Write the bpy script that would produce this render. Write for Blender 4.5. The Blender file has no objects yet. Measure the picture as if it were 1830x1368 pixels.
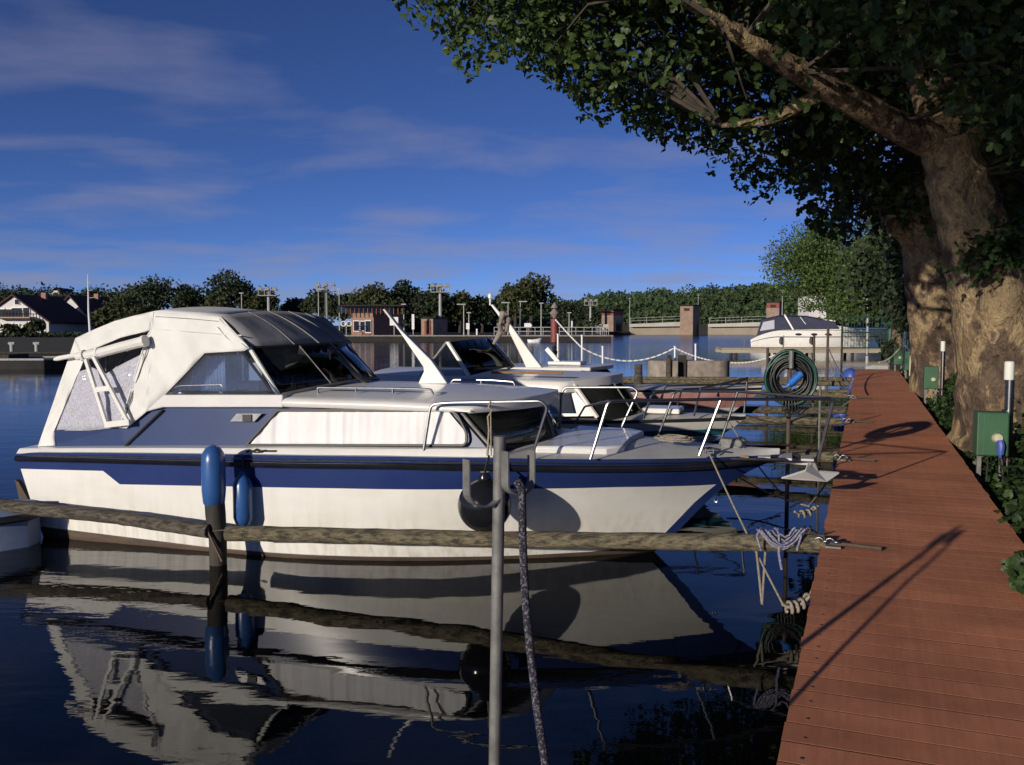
import bpy, bmesh, math, random
import numpy as np
from mathutils import Vector, Matrix
from math import sin, cos, tan, pi, radians, atan, atan2, sqrt
random.seed(7); rng = np.random.default_rng(7)
SC = bpy.context.scene; COL = SC.collection

# ------------------------------------------------------------------ camera, sky, sun, exposure
F, CX, CY, CAMZ = 1610.0, 915.0, 684.0, 2.0
PITCH = atan(105 / F)
cam = bpy.data.cameras.new('camera'); cam.sensor_width = 36; cam.lens = F / 1830 * 36; cam.clip_end = 6000; cam.clip_start = .05
camo = bpy.data.objects.new('camera', cam); COL.objects.link(camo)
camo.location = (0, 0, CAMZ); camo.rotation_euler = (pi / 2 - PITCH, 0, 0); SC.camera = camo
EL = radians(12.5)
SUN = Vector((-.62, -.785, 0)).normalized() * cos(EL) + Vector((0, 0, sin(EL)))
sl = bpy.data.lights.new('sun', 'SUN'); sl.energy = 4.0; sl.angle = radians(.53); sl.color = (1, .9, .76)
so = bpy.data.objects.new('sun', sl); COL.objects.link(so); so.location = (-20, -25, 12)
so.rotation_euler = (SUN).to_track_quat('Z', 'Y').to_euler()

world = bpy.data.worlds.new('World'); SC.world = world; world.use_nodes = True
nt = world.node_tree; nt.nodes.clear()
def N(nt, t, **k):
    n = nt.nodes.new(t)
    for a, b in k.items():
        if hasattr(n, a): setattr(n, a, b)
    return n
def build_world():
    L = nt.links.new
    out = N(nt, 'ShaderNodeOutputWorld'); bg = N(nt, 'ShaderNodeBackground'); bg.inputs['Strength'].default_value = .066
    sky = N(nt, 'ShaderNodeTexSky'); sky.sky_type = 'NISHITA'; sky.sun_disc = False
    sky.sun_elevation = EL; sky.sun_rotation = atan2(SUN.x, SUN.y)
    sky.altitude = 100; sky.air_density = .4; sky.dust_density = 0; sky.ozone_density = 4.0
    hsv = N(nt, 'ShaderNodeHueSaturation'); hsv.inputs['Saturation'].default_value = 1.0
    tn = N(nt, 'ShaderNodeMixRGB', blend_type='MULTIPLY'); tn.inputs[0].default_value = 1; tn.inputs[2].default_value = (1.13, 1.09, 1.36, 1)
    L(sky.outputs[0], tn.inputs[1]); L(tn.outputs[0], hsv.inputs['Color'])
    tc = N(nt, 'ShaderNodeTexCoord'); sep = N(nt, 'ShaderNodeSeparateXYZ'); L(tc.outputs['Generated'], sep.inputs[0])
    zz = N(nt, 'ShaderNodeMath', operation='MAXIMUM'); L(sep.outputs[2], zz.inputs[0]); zz.inputs[1].default_value = 0.0
    za = N(nt, 'ShaderNodeMath', operation='ADD'); L(zz.outputs[0], za.inputs[0]); za.inputs[1].default_value = .10
    dx = N(nt, 'ShaderNodeMath', operation='DIVIDE'); L(sep.outputs[0], dx.inputs[0]); L(za.outputs[0], dx.inputs[1])
    dy = N(nt, 'ShaderNodeMath', operation='DIVIDE'); L(sep.outputs[1], dy.inputs[0]); L(za.outputs[0], dy.inputs[1])
    cb = N(nt, 'ShaderNodeCombineXYZ'); L(dx.outputs[0], cb.inputs[0]); L(dy.outputs[0], cb.inputs[1])
    mp = N(nt, 'ShaderNodeMapping'); mp.inputs['Scale'].default_value = (.8, 1.0, 1); mp.inputs['Location'].default_value = (5.3, .9, 1.4)
    L(cb.outputs[0], mp.inputs[0])
    n1 = N(nt, 'ShaderNodeTexNoise'); n1.inputs['Scale'].default_value = 1.5; n1.inputs['Detail'].default_value = 7; n1.inputs['Roughness'].default_value = .52; n1.inputs['Distortion'].default_value = .25
    L(mp.outputs[0], n1.inputs['Vector'])
    r1 = N(nt, 'ShaderNodeMapRange'); r1.inputs[1].default_value = .49; r1.inputs[2].default_value = .90; lo_ = N(nt, 'ShaderNodeMapRange'); lo_.inputs[1].default_value = .015; lo_.inputs[2].default_value = .16; lo_.inputs[3].default_value = .17; lo_.inputs[4].default_value = -.012; L(zz.outputs[0], lo_.inputs[0])
    nsum = N(nt, 'ShaderNodeMath', operation='ADD'); L(n1.outputs[0], nsum.inputs[0]); L(lo_.outputs[0], nsum.inputs[1]); L(nsum.outputs[0], r1.inputs[0])
    cr = N(nt, 'ShaderNodeMath', operation='MULTIPLY'); L(r1.outputs[0], cr.inputs[0]); cr.inputs[1].default_value = .78
    mix = N(nt, 'ShaderNodeMixRGB'); L(cr.outputs[0], mix.inputs[0]); L(hsv.outputs[0], mix.inputs[1]); mix.inputs[2].default_value = (3.9, 3.95, 5.6, 1)
    L(mix.outputs[0], bg.inputs[0]); L(bg.outputs[0], out.inputs[0])
build_world()
SC.view_settings.view_transform = 'Standard'; SC.view_settings.look = 'None'
SC.view_settings.exposure = 0; SC.view_settings.gamma = 1; SC.view_settings.use_curve_mapping = False
SC.cycles.max_bounces = 8; SC.cycles.transparent_max_bounces = 16; SC.cycles.caustics_reflective = True; SC.cycles.blur_glossy = .3; SC.cycles.caustics_refractive = False
SC.cycles.sample_clamp_indirect = 4

# ------------------------------------------------------------------ geometry helpers
FW = Vector((0, cos(PITCH), -sin(PITCH))); UP = Vector((0, sin(PITCH), cos(PITCH))); O = Vector((0, 0, CAMZ))
def ray(px, py): return FW + Vector(((px - CX) / F, 0, 0)) + UP * ((CY - py) / F)
def at(px, py, Y):
    d = ray(px, py); return O + d * (Y / d.y)
def onz(px, py, z):
    d = ray(px, py); return O + d * ((z - CAMZ) / d.z)
def proj(p):
    d = p - O; k = d.dot(FW); return (CX + F * d.x / k, CY - F * d.dot(UP) / k)

WM = {}
class MB:
    def __init__(s): s.v = []; s.f = []; s.m = []
    def add(s, vs, fs, mi=0):
        b = len(s.v); s.v += [Vector(v) for v in vs]
        for f in fs: s.f.append([b + i for i in f]); s.m.append(mi)
    def quad(s, *p, mi=0): s.add(p, [list(range(len(p)))], mi)
    def box(s, c, size, M=None, mi=0):
        x, y, z = [a / 2 for a in size]; c = Vector(c)
        vs = [Vector((sx * x, sy * y, sz * z)) for sz in (-1, 1) for sx, sy in ((-1, -1), (1, -1), (1, 1), (-1, 1))]
        if M is not None: vs = [M @ v for v in vs]
        s.add([c + v for v in vs], [[3, 2, 1, 0], [4, 5, 6, 7], [0, 1, 5, 4], [1, 2, 6, 5], [2, 3, 7, 6], [3, 0, 4, 7]], mi)
    def tube(s, pts, r, n=8, caps=True, mi=0, flat=None):
        pts = [Vector(p) for p in pts]; k = len(pts)
        if k < 2: return
        rs = list(r) if hasattr(r, '__len__') else [r] * k
        t = (pts[1] - pts[0]).normalized()
        a = t.orthogonal().normalized(); rings = []
        for i in range(k):
            if i == 0: d = pts[1] - pts[0]
            elif i == k - 1: d = pts[-1] - pts[-2]
            else: d = (pts[i + 1] - pts[i]).normalized() + (pts[i] - pts[i - 1]).normalized()
            if d.length < 1e-9: d = t
            d.normalize(); a = (a - d * a.dot(d))
            a = a.normalized() if a.length > 1e-6 else d.orthogonal().normalized()
            b = d.cross(a)
            rings.append([pts[i] + (a * cos(2 * pi * j / n) + b * sin(2 * pi * j / n)) * rs[i] for j in range(n)])
        vs = [v for R in rings for v in R]; fs = []
        for i in range(k - 1):
            for j in range(n):
                j2 = (j + 1) % n; fs.append([i * n + j, i * n + j2, (i + 1) * n + j2, (i + 1) * n + j])
        if caps: fs.append(list(range(n))[::-1]); fs.append([(k - 1) * n + j for j in range(n)])
        s.add(vs, fs, mi)
    def lathe(s, base, prof, n=16, axis=Vector((0, 0, 1)), mi=0):
        ax = Vector(axis).normalized()
        a = ax.orthogonal().normalized(); b = ax.cross(a); base = Vector(base); vs = []; fs = []
        for r, h in prof:
            for j in range(n): vs.append(base + ax * h + (a * cos(2 * pi * j / n) + b * sin(2 * pi * j / n)) * max(r, 1e-4))
        for i in range(len(prof) - 1):
            for j in range(n):
                j2 = (j + 1) % n; fs.append([i * n + j, i * n + j2, (i + 1) * n + j2, (i + 1) * n + j])
        fs.append(list(range(n))[::-1]); fs.append([(len(prof) - 1) * n + j for j in range(n)])
        s.add(vs, fs, mi)
    def grid(s, rows, mi=0, close=False):
        n = len(rows[0]); vs = [v for R in rows for v in R]; fs = []
        for i in range(len(rows) - 1):
            for j in range(n if close else n - 1):
                j2 = (j + 1) % n; fs.append([i * n + j, i * n + j2, (i + 1) * n + j2, (i + 1) * n + j])
        s.add(vs, fs, mi)
    def prism(s, poly, off, mi=0):
        off = Vector(off); n = len(poly); p = [Vector(q) for q in poly]
        s.add(p + [q + off for q in p], [list(range(n))[::-1], [n + i for i in range(n)]] + [[i, (i + 1) % n, n + (i + 1) % n, n + i] for i in range(n)], mi)
    def build(s, name, mats, parent=None, smooth=True, bevel=0, solid=0, sub=0, loc=None, angle=35, label=None, kind=None):
        me = bpy.data.meshes.new(name)
        if parent is not None: M = WM[parent]
        else:
            if loc is None:
                lo = Vector([min(v[i] for v in s.v) for i in range(3)]); hi = Vector([max(v[i] for v in s.v) for i in range(3)])
                loc = Vector(((lo.x + hi.x) / 2, (lo.y + hi.y) / 2, lo.z))
            M = Matrix.Translation(Vector(loc))
        iv = M.inverted()
        me.from_pydata([iv @ v for v in s.v], [], s.f)
        mats = mats if isinstance(mats, (list, tuple)) else [mats]
        for m in mats: me.materials.append(m)
        me.polygons.foreach_set('material_index', s.m)
        bm = bmesh.new(); bm.from_mesh(me); bmesh.ops.recalc_face_normals(bm, faces=bm.faces); bm.to_mesh(me); bm.free()
        if smooth:
            me.polygons.foreach_set('use_smooth', [True] * len(me.polygons))
        me.update()
        o = bpy.data.objects.new(name, me); COL.objects.link(o)
        if smooth and angle: me.set_sharp_from_angle(angle=radians(angle))
        if parent is not None: o.parent = parent; WM[o] = M
        else: o.location = M.translation; WM[o] = M
        if solid: md = o.modifiers.new('thickness', 'SOLIDIFY'); md.thickness = solid; md.offset = 0
        if bevel: md = o.modifiers.new('bevel', 'BEVEL'); md.width = bevel; md.segments = 2; md.limit_method = 'ANGLE'; md.angle_limit = radians(40)
        if sub: md = o.modifiers.new('sub', 'SUBSURF'); md.levels = sub; md.render_levels = sub
        if label: o['label'] = label
        if kind: o['kind'] = kind
        return o
def thing(name, label, cat, loc=(0, 0, 0), rz=0, group=None):
    o = bpy.data.objects.new(name, None); COL.objects.link(o); o.location = loc; o.rotation_euler = (0, 0, rz)
    o.empty_display_size = .2
    o['label'] = label; o['category'] = cat
    if group: o['group'] = group
    WM[o] = Matrix.Translation(Vector(loc)) @ Matrix.Rotation(rz, 4, 'Z'); return o
def tag(o, label, cat, group=None):
    o['label'] = label; o['category'] = cat
    if group: o['group'] = group
    return o
def copy_tree(o, loc, label, rz=None):
    c = o.copy(); COL.objects.link(c); c.location = loc; c['label'] = label
    if rz is not None: c.rotation_euler = (0, 0, rz)
    for ch in o.children:
        d = ch.copy(); COL.objects.link(d); d.parent = c
        for g in ch.children:
            e = g.copy(); COL.objects.link(e); e.parent = d
    return c
def sag(p0, p1, s, n=14):
    p0, p1 = Vector(p0), Vector(p1)
    return [p0.lerp(p1, i / n) - Vector((0, 0, s * 4 * (i / n) * (1 - i / n))) for i in range(n + 1)]
def bent(pts, r=.03, n=5):
    pts = [Vector(p) for p in pts]; out = [pts[0]]
    for i in range(1, len(pts) - 1):
        a, b, c = pts[i - 1], pts[i], pts[i + 1]
        k = min(r, (a - b).length * .45, (c - b).length * .45)
        p, q = b + (a - b).normalized() * k, b + (c - b).normalized() * k
        for j in range(n + 1):
            t = j / n; out.append(p * (1 - t) ** 2 + b * 2 * t * (1 - t) + q * t * t)
    out.append(pts[-1]); return out

# ------------------------------------------------------------------ materials
def mat(name, c, c2=None, sc=6, rough=.5, metal=0, bump=0, bsc=40, st=(1, 1, 1), coat=0, lo=.35, hi=.65, spec=.5, rvar=0, det=5, objvar=0):
    m = bpy.data.materials.new(name); m.use_nodes = True; t = m.node_tree; L = t.links.new; b = t.nodes['Principled BSDF']
    b.inputs['Roughness'].default_value = rough; b.inputs['Metallic'].default_value = metal; b.inputs['Coat Weight'].default_value = coat
    b.inputs['Specular IOR Level'].default_value = spec; b.inputs['Base Color'].default_value = (*c, 1)
    tc = N(t, 'ShaderNodeTexCoord'); mp = N(t, 'ShaderNodeMapping'); mp.inputs['Scale'].default_value = st; L(tc.outputs['Object'], mp.inputs[0])
    if c2:
        n = N(t, 'ShaderNodeTexNoise'); n.inputs['Scale'].default_value = sc; n.inputs['Detail'].default_value = det; n.inputs['Roughness'].default_value = .62; L(mp.outputs[0], n.inputs['Vector'])
        r = N(t, 'ShaderNodeMapRange'); r.inputs[1].default_value = lo; r.inputs[2].default_value = hi; L(n.outputs[0], r.inputs[0])
        x = N(t, 'ShaderNodeMixRGB'); L(r.outputs[0], x.inputs[0]); x.inputs[1].default_value = (*c, 1); x.inputs[2].default_value = (*c2, 1)
        src = x.outputs[0]
        if objvar:
            oi = N(t, 'ShaderNodeObjectInfo'); vr = N(t, 'ShaderNodeMapRange'); vr.inputs[3].default_value = 1 - objvar; vr.inputs[4].default_value = 1 + objvar; L(oi.outputs['Random'], vr.inputs[0])
            hs = N(t, 'ShaderNodeHueSaturation'); L(vr.outputs[0], hs.inputs['Value']); L(src, hs.inputs['Color']); src = hs.outputs[0]
        L(src, b.inputs['Base Color'])
        if rvar:
            rr = N(t, 'ShaderNodeMapRange'); rr.inputs[3].default_value = rough - rvar; rr.inputs[4].default_value = rough + rvar; L(r.outputs[0], rr.inputs[0]); L(rr.outputs[0], b.inputs['Roughness'])
    if bump:
        n2 = N(t, 'ShaderNodeTexNoise'); n2.inputs['Scale'].default_value = bsc; n2.inputs['Detail'].default_value = 5; L(mp.outputs[0], n2.inputs['Vector'])
        bp = N(t, 'ShaderNodeBump'); bp.inputs['Strength'].default_value = bump; bp.inputs['Distance'].default_value = .02; L(n2.outputs[0], bp.inputs['Height']); L(bp.outputs[0], b.inputs['Normal'])
    return m
def glass(name, tint, ior=1.45, haze=0, hcol=(.5, .5, .5)):
    m = bpy.data.materials.new(name); m.use_nodes = True; t = m.node_tree; t.nodes.clear(); L = t.links.new
    out = N(t, 'ShaderNodeOutputMaterial'); tr = N(t, 'ShaderNodeBsdfTransparent'); tr.inputs[0].default_value = (*tint, 1)
    gl = N(t, 'ShaderNodeBsdfGlossy'); gl.inputs['Roughness'].default_value = .03; fr = N(t, 'ShaderNodeFresnel'); fr.inputs[0].default_value = ior
    mx = N(t, 'ShaderNodeMixShader'); src = tr.outputs[0]
    if haze:
        df = N(t, 'ShaderNodeBsdfDiffuse'); df.inputs[0].default_value = (*hcol, 1)
        tc = N(t, 'ShaderNodeTexCoord'); nz = N(t, 'ShaderNodeTexNoise'); nz.inputs['Scale'].default_value = 75; nz.inputs['Detail'].default_value = 6; L(tc.outputs['Object'], nz.inputs['Vector'])
        r = N(t, 'ShaderNodeMapRange'); r.inputs[1].default_value = .35; r.inputs[2].default_value = .65; r.inputs[3].default_value = haze * .7; r.inputs[4].default_value = min(1, haze * 1.15); L(nz.outputs[0], r.inputs[0])
        m2 = N(t, 'ShaderNodeMixShader'); L(r.outputs[0], m2.inputs[0]); L(tr.outputs[0], m2.inputs[1]); L(df.outputs[0], m2.inputs[2]); src = m2.outputs[0]
    L(fr.outputs[0], mx.inputs[0]); L(src, mx.inputs[1]); L(gl.outputs[0], mx.inputs[2]); L(mx.outputs[0], out.inputs[0]); return m
def leafmat(name, dark, light, trans=.35, rough=.5):
    m = bpy.data.materials.new(name); m.use_nodes = True; t = m.node_tree; L = t.links.new; b = t.nodes['Principled BSDF']; out = t.nodes['Material Output']
    g = N(t, 'ShaderNodeNewGeometry'); x = N(t, 'ShaderNodeMixRGB'); L(g.outputs['Random Per Island'], x.inputs[0]); x.inputs[1].default_value = (*dark, 1); x.inputs[2].default_value = (*light, 1)
    L(x.outputs[0], b.inputs['Base Color']); b.inputs['Roughness'].default_value = rough; b.inputs['Specular IOR Level'].default_value = .35
    tl = N(t, 'ShaderNodeBsdfTranslucent'); L(x.outputs[0], tl.inputs[0]); mx = N(t, 'ShaderNodeMixShader'); mx.inputs[0].default_value = trans
    L(b.outputs[0], mx.inputs[1]); L(tl.outputs[0], mx.inputs[2]); L(mx.outputs[0], out.inputs[0]); return m
M_ = {}
def gelcoat():
    m = mat('white gelcoat', (.80, .79, .75), (.73, .715, .665), sc=1.6, rough=.28, coat=.2, st=(1, 1, 3), lo=.4, hi=.75)
    t = m.node_tree; L = t.links.new; b = t.nodes['Principled BSDF']; src = b.inputs['Base Color'].links[0].from_socket
    tc = N(t, 'ShaderNodeTexCoord'); mp = N(t, 'ShaderNodeMapping'); mp.inputs['Scale'].default_value = (9, 9, .7); L(tc.outputs['Object'], mp.inputs[0])
    n = N(t, 'ShaderNodeTexNoise'); n.inputs['Scale'].default_value = 1.6; n.inputs['Detail'].default_value = 6; L(mp.outputs[0], n.inputs['Vector'])
    sx = N(t, 'ShaderNodeSeparateXYZ'); L(tc.outputs['Object'], sx.inputs[0]); r = N(t, 'ShaderNodeMapRange'); r.inputs[1].default_value = .42; r.inputs[2].default_value = .10; r.inputs[3].default_value = .10; r.inputs[4].default_value = .6; L(sx.outputs[2], r.inputs[0])
    rn = N(t, 'ShaderNodeMapRange'); rn.inputs[1].default_value = .45; rn.inputs[2].default_value = .78; L(n.outputs[0], rn.inputs[0]); f = N(t, 'ShaderNodeMath', operation='MULTIPLY'); L(r.outputs[0], f.inputs[0]); L(rn.outputs[0], f.inputs[1])
    x = N(t, 'ShaderNodeMixRGB'); L(f.outputs[0], x.inputs[0]); L(src, x.inputs[1]); x.inputs[2].default_value = (.36, .31, .21, 1); L(x.outputs[0], b.inputs['Base Color']); return m
M_['white'] = gelcoat()
M_['blue'] = mat('navy gelcoat', (.016, .032, .135), (.022, .042, .15), sc=2, rough=.25, coat=.4)
M_['blue2'] = mat('cabin blue', (.030, .050, .135), (.036, .058, .145), sc=2.5, rough=.3, coat=0, spec=.12)
M_['brown'] = mat('antifouling paint', (.12, .085, .06), (.065, .05, .04), sc=4, rough=.7, st=(1, 1, 6), bump=.2, bsc=20)
M_['deck'] = mat('deck gelcoat', (.58, .575, .56), (.47, .465, .45), sc=3, rough=.45, bump=.05, bsc=120)
M_['roof'] = mat('roof gelcoat', (.72, .71, .69), (.64, .63, .61), sc=1.4, rough=.35, coat=.2)
M_['canvas'] = mat('pale grey canvas', (.74, .735, .71), (.66, .655, .63), sc=2.2, rough=.85, bump=.25, bsc=7, spec=.2)
M_['canvas_dark'] = mat('grey canvas', (.27, .27, .28), (.235, .235, .245), sc=2.5, rough=.85, bump=.25, bsc=8, spec=.2)
M_['vinyl'] = glass('frosted vinyl window', (.75, .77, .85), 1.45, .78, (.62, .62, .70))
M_['vinyl_clear'] = glass('clear vinyl window', (.64, .71, .84), 1.5, .09, (.50, .55, .68))
M_['glass_dark'] = glass('tinted windscreen glass', (.62, .64, .66), 1.5)
M_['glass_black'] = glass('dark cabin glass', (.10, .11, .11), 1.6)
M_['chrome'] = mat('stainless steel', (.30, .30, .31), (.22, .22, .23), sc=20, rough=.36, metal=1)
M_['rubber'] = mat('black rubber', (.015, .015, .017), (.022, .022, .022), sc=8, rough=.5)
M_['rubber_shiny'] = mat('black vinyl fender', (.009, .009, .011), (.014, .014, .017), sc=5, rough=.14)
M_['fender_blue'] = mat('blue vinyl fender', (.03, .10, .30), (.025, .08, .25), sc=5, rough=.3)
M_['curtain'] = mat('white curtain cloth', (.80, .79, .79), (.70, .69, .70), sc=7, rough=.9, spec=.1, st=(1, 1, .25))
M_['wood'] = mat('weathered boom timber', (.13, .11, .085), (.030, .027, .023), sc=9, rough=.95, st=(.6, 4, 4), bump=1.0, bsc=26, lo=.42, hi=.62, det=8)
M_['mosswood'] = mat('mossy boom timber', (.165, .140, .088), (.040, .036, .027), sc=11, rough=.95, st=(.6, 3, 3), bump=1.0, bsc=26, lo=.42, hi=.62, det=8)
M_['teak'] = mat('varnished wood', (.36, .20, .10), (.25, .13, .06), sc=10, rough=.5, st=(1, 8, 8))
M_['pole'] = mat('dark piling', (.05, .042, .035), (.02, .018, .016), sc=6, rough=.85, bump=.6, bsc=15, st=(1, 1, .3))
M_['galv'] = mat('galvanised tube', (.205, .205, .20), (.12, .118, .112), sc=16, rough=.6, metal=.3, bump=.08, bsc=60, lo=.4, hi=.7)
M_['iron'] = mat('rusty dark iron', (.06, .05, .045), (.10, .06, .04), sc=18, rough=.75, bump=.3)
M_['green'] = mat('green enamel', (.035, .115, .055), (.03, .09, .045), sc=4, rough=.45)
M_['teal'] = mat('green painted steel', (.03, .085, .065), (.025, .065, .05), sc=6, rough=.5)
M_['lampwhite'] = mat('opal lamp tube', (.72, .74, .66), rough=.3)
M_['steel'] = mat('brushed steel post', (.45, .42, .40), (.35, .33, .31), sc=12, rough=.22, metal=1)
M_['plugblue'] = mat('blue plug plastic', (.05, .09, .36), rough=.4)
M_['beige'] = mat('beige plastic', (.50, .46, .33), rough=.45)
M_['concrete'] = mat('weathered concrete', (.33, .285, .245), (.20, .17, .15), sc=5, rough=.9, bump=.5, bsc=14)
M_['concrete_dark'] = mat('dark quay stone', (.028, .027, .027), (.016, .016, .017), sc=.6, rough=.9, bump=.4, bsc=3)
M_['brick'] = mat('pinkish brick', (.40, .25, .19), (.30, .17, .13), sc=3.5, rough=.9)
M_['sandstone'] = mat('sandstone blocks', (.40, .29, .22), (.29, .20, .155), sc=1.2, rough=.9)
M_['redstone'] = mat('red sandstone course', (.30, .11, .08), (.22, .085, .06), sc=2, rough=.9)
M_['beam'] = mat('pale weir girder', (.62, .59, .54), (.50, .46, .40), sc=.3, rough=.7)
M_['sand'] = mat('beige weir gate', (.40, .34, .26), (.33, .28, .21), sc=.4, rough=.8)
M_['render'] = mat('white render', (.74, .72, .70), (.66, .64, .62), sc=.8, rough=.9)
M_['roof_red'] = mat('dark red roof tiles', (.075, .028, .026), (.05, .02, .02), sc=1.5, rough=.85)
M_['winglass'] = mat('window glass', (.02, .024, .03), rough=.1)
M_['signwhite'] = mat('white sign enamel', (.8, .8, .8), rough=.4)
M_['red'] = mat('faded red paint', (.22, .05, .045), (.16, .035, .035), sc=4, rough=.55)
M_['pink'] = mat('faded pink hull paint', (.42, .16, .14), (.50, .34, .32), sc=3, rough=.5)
M_['navy'] = mat('navy canvas', (.010, .012, .035), (.02, .025, .07), sc=2, rough=.7, bump=.5, bsc=2)
M_['rope'] = mat('pale rope', (.33, .29, .23), (.20, .17, .13), sc=60, rough=.95)
M_['rope_dark'] = mat('dark braided rope', (.014, .013, .022), (.13, .125, .16), sc=150, rough=.9, lo=.52, hi=.62, det=1)
M_['rope_blue'] = mat('blue grey rope', (.10, .10, .20), (.30, .29, .34), sc=60, rough=.95)
M_['hose_green'] = mat('green hose', (.012, .07, .05), (.01, .045, .035), sc=6, rough=.35)
M_['hose_black'] = mat('black hose', (.012, .013, .013), rough=.4)
M_['nozzle'] = mat('blue nozzle', (.03, .16, .55), rough=.35)
M_['tarp'] = mat('blue grey tarpaulin', (.16, .21, .34), (.12, .16, .27), sc=3, rough=.6, bump=.2, bsc=5)
M_['lampgrey'] = mat('grey mast paint', (.42, .42, .40), (.34, .34, .33), sc=4, rough=.6)
M_['flaggrey'] = mat('grey brown cloth', (.30, .26, .23), (.2, .17, .15), sc=9, rough=.9)
M_['grass'] = mat('bank soil', (.028, .034, .014), (.03, .022, .014), sc=3, rough=1, bump=.8, bsc=6)
M_['hill'] = mat('hill ground', (.03, .045, .02), (.02, .03, .015), sc=.05, rough=1)
M_['leaf'] = leafmat('plane leaf', (.030, .056, .015), (.082, .128, .036), .25)
M_['leaf2'] = leafmat('light tree leaf', (.056, .098, .024), (.125, .185, .055), .3)
M_['leaf3'] = leafmat('far tree leaf', (.022, .038, .018), (.055, .075, .035), .2, .7)
M_['leaf4'] = leafmat('olive tree leaf', (.04, .052, .018), (.085, .095, .038), .2, .7)
M_['leaf5'] = leafmat('forest leaf', (.034, .062, .024), (.075, .115, .045), .15, .8)
M_['leafu'] = leafmat('ground leaf', (.014, .032, .010), (.045, .082, .022), .2)
def bark_mat():
    m = bpy.data.materials.new('plane bark'); m.use_nodes = True; t = m.node_tree; L = t.links.new; b = t.nodes['Principled BSDF']
    b.inputs['Roughness'].default_value = .9; b.inputs['Specular IOR Level'].default_value = .2
    tc = N(t, 'ShaderNodeTexCoord'); mp = N(t, 'ShaderNodeMapping'); mp.inputs['Scale'].default_value = (1, 1, .7); L(tc.outputs['Object'], mp.inputs[0])
    def noise(sc, det, dist=0):
        n = N(t, 'ShaderNodeTexNoise'); n.inputs['Scale'].default_value = sc; n.inputs['Detail'].default_value = det; n.inputs['Roughness'].default_value = .6; n.inputs['Distortion'].default_value = dist; L(mp.outputs[0], n.inputs['Vector']); return n
    n0, n1, n2 = noise(1.5, 7, .6), noise(5.5, 6, .5), noise(34, 5)
    def step(n, lo, hi, a, b_):
        r = N(t, 'ShaderNodeMapRange'); r.inputs[1].default_value = lo; r.inputs[2].default_value = hi; r.inputs[3].default_value = a; r.inputs[4].default_value = b_; L(n.outputs[0], r.inputs[0]); return r.outputs[0]
    def mix(f, a, b_):
        x = N(t, 'ShaderNodeMixRGB'); L(f, x.inputs[0])
        for i, c in ((1, a), (2, b_)):
            if isinstance(c, tuple): x.inputs[i].default_value = (*c, 1)
            else: L(c, x.inputs[i])
        return x.outputs[0]
    old = mix(step(n1, .40, .60, 0, 1), (.085, .060, .044), (.19, .135, .095)); young = mix(step(n1, .44, .50, 0, 1), (.22, .155, .092), (.37, .275, .155))
    base = mix(step(n0, .475, .52, 0, 1), old, young); fl = mix(step(n1, .61, .63, 0, 1), base, (.34, .26, .15))
    x = N(t, 'ShaderNodeMixRGB', blend_type='MULTIPLY'); x.inputs[0].default_value = .7; L(fl, x.inputs[1]); L(step(n2, .32, .6, .45, 1), x.inputs[2]); L(x.outputs[0], b.inputs['Base Color'])
    ad = N(t, 'ShaderNodeMath', operation='ADD'); L(step(n1, .40, .63, 0, 1.2), ad.inputs[0]); L(n2.outputs[0], ad.inputs[1])
    bp = N(t, 'ShaderNodeBump'); bp.inputs['Strength'].default_value = .9; bp.inputs['Distance'].default_value = .03; L(ad.outputs[0], bp.inputs['Height']); L(bp.outputs[0], b.inputs['Normal']); return m
M_['bark'] = bark_mat()
M_['bark_dark'] = mat('dark bark', (.06, .048, .036), (.035, .028, .022), sc=5, rough=.95, bump=.6, bsc=10)
def plank_mat():
    m = mat('terracotta composite board', (.60, .240, .126), (.52, .200, .104), sc=9, rough=.72, st=(.5, 6, 1), objvar=.10, spec=.25, det=4)
    t = m.node_tree; L = t.links.new; b = t.nodes['Principled BSDF']; src = b.inputs['Base Color'].links[0].from_socket
    g = N(t, 'ShaderNodeNewGeometry'); s1 = N(t, 'ShaderNodeTexNoise'); s1.inputs['Scale'].default_value = 1.3; s1.inputs['Detail'].default_value = 7; s1.inputs['Roughness'].default_value = .7; L(g.outputs['Position'], s1.inputs['Vector'])
    sr = N(t, 'ShaderNodeMapRange'); sr.inputs[1].default_value = .42; sr.inputs[2].default_value = .72; sr.inputs[3].default_value = 1.06; sr.inputs[4].default_value = .68; L(s1.outputs[0], sr.inputs[0]); hs2 = N(t, 'ShaderNodeHueSaturation'); L(sr.outputs[0], hs2.inputs['Value']); L(src, hs2.inputs['Color']); L(hs2.outputs[0], b.inputs['Base Color'])
    tc = N(t, 'ShaderNodeTexCoord'); w = N(t, 'ShaderNodeTexWave'); w.bands_direction = 'X'; w.inputs['Scale'].default_value = 16; L(tc.outputs['Object'], w.inputs['Vector'])
    bp = N(t, 'ShaderNodeBump'); bp.inputs['Strength'].default_value = .06; bp.inputs['Distance'].default_value = .003; L(w.outputs[0], bp.inputs['Height']); L(bp.outputs[0], b.inputs['Normal']); return m
M_['plank'] = plank_mat(); M_['joint'] = mat('grimy board edge', (.035, .02, .015), (.02, .012, .01), sc=9, rough=.95)
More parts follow.
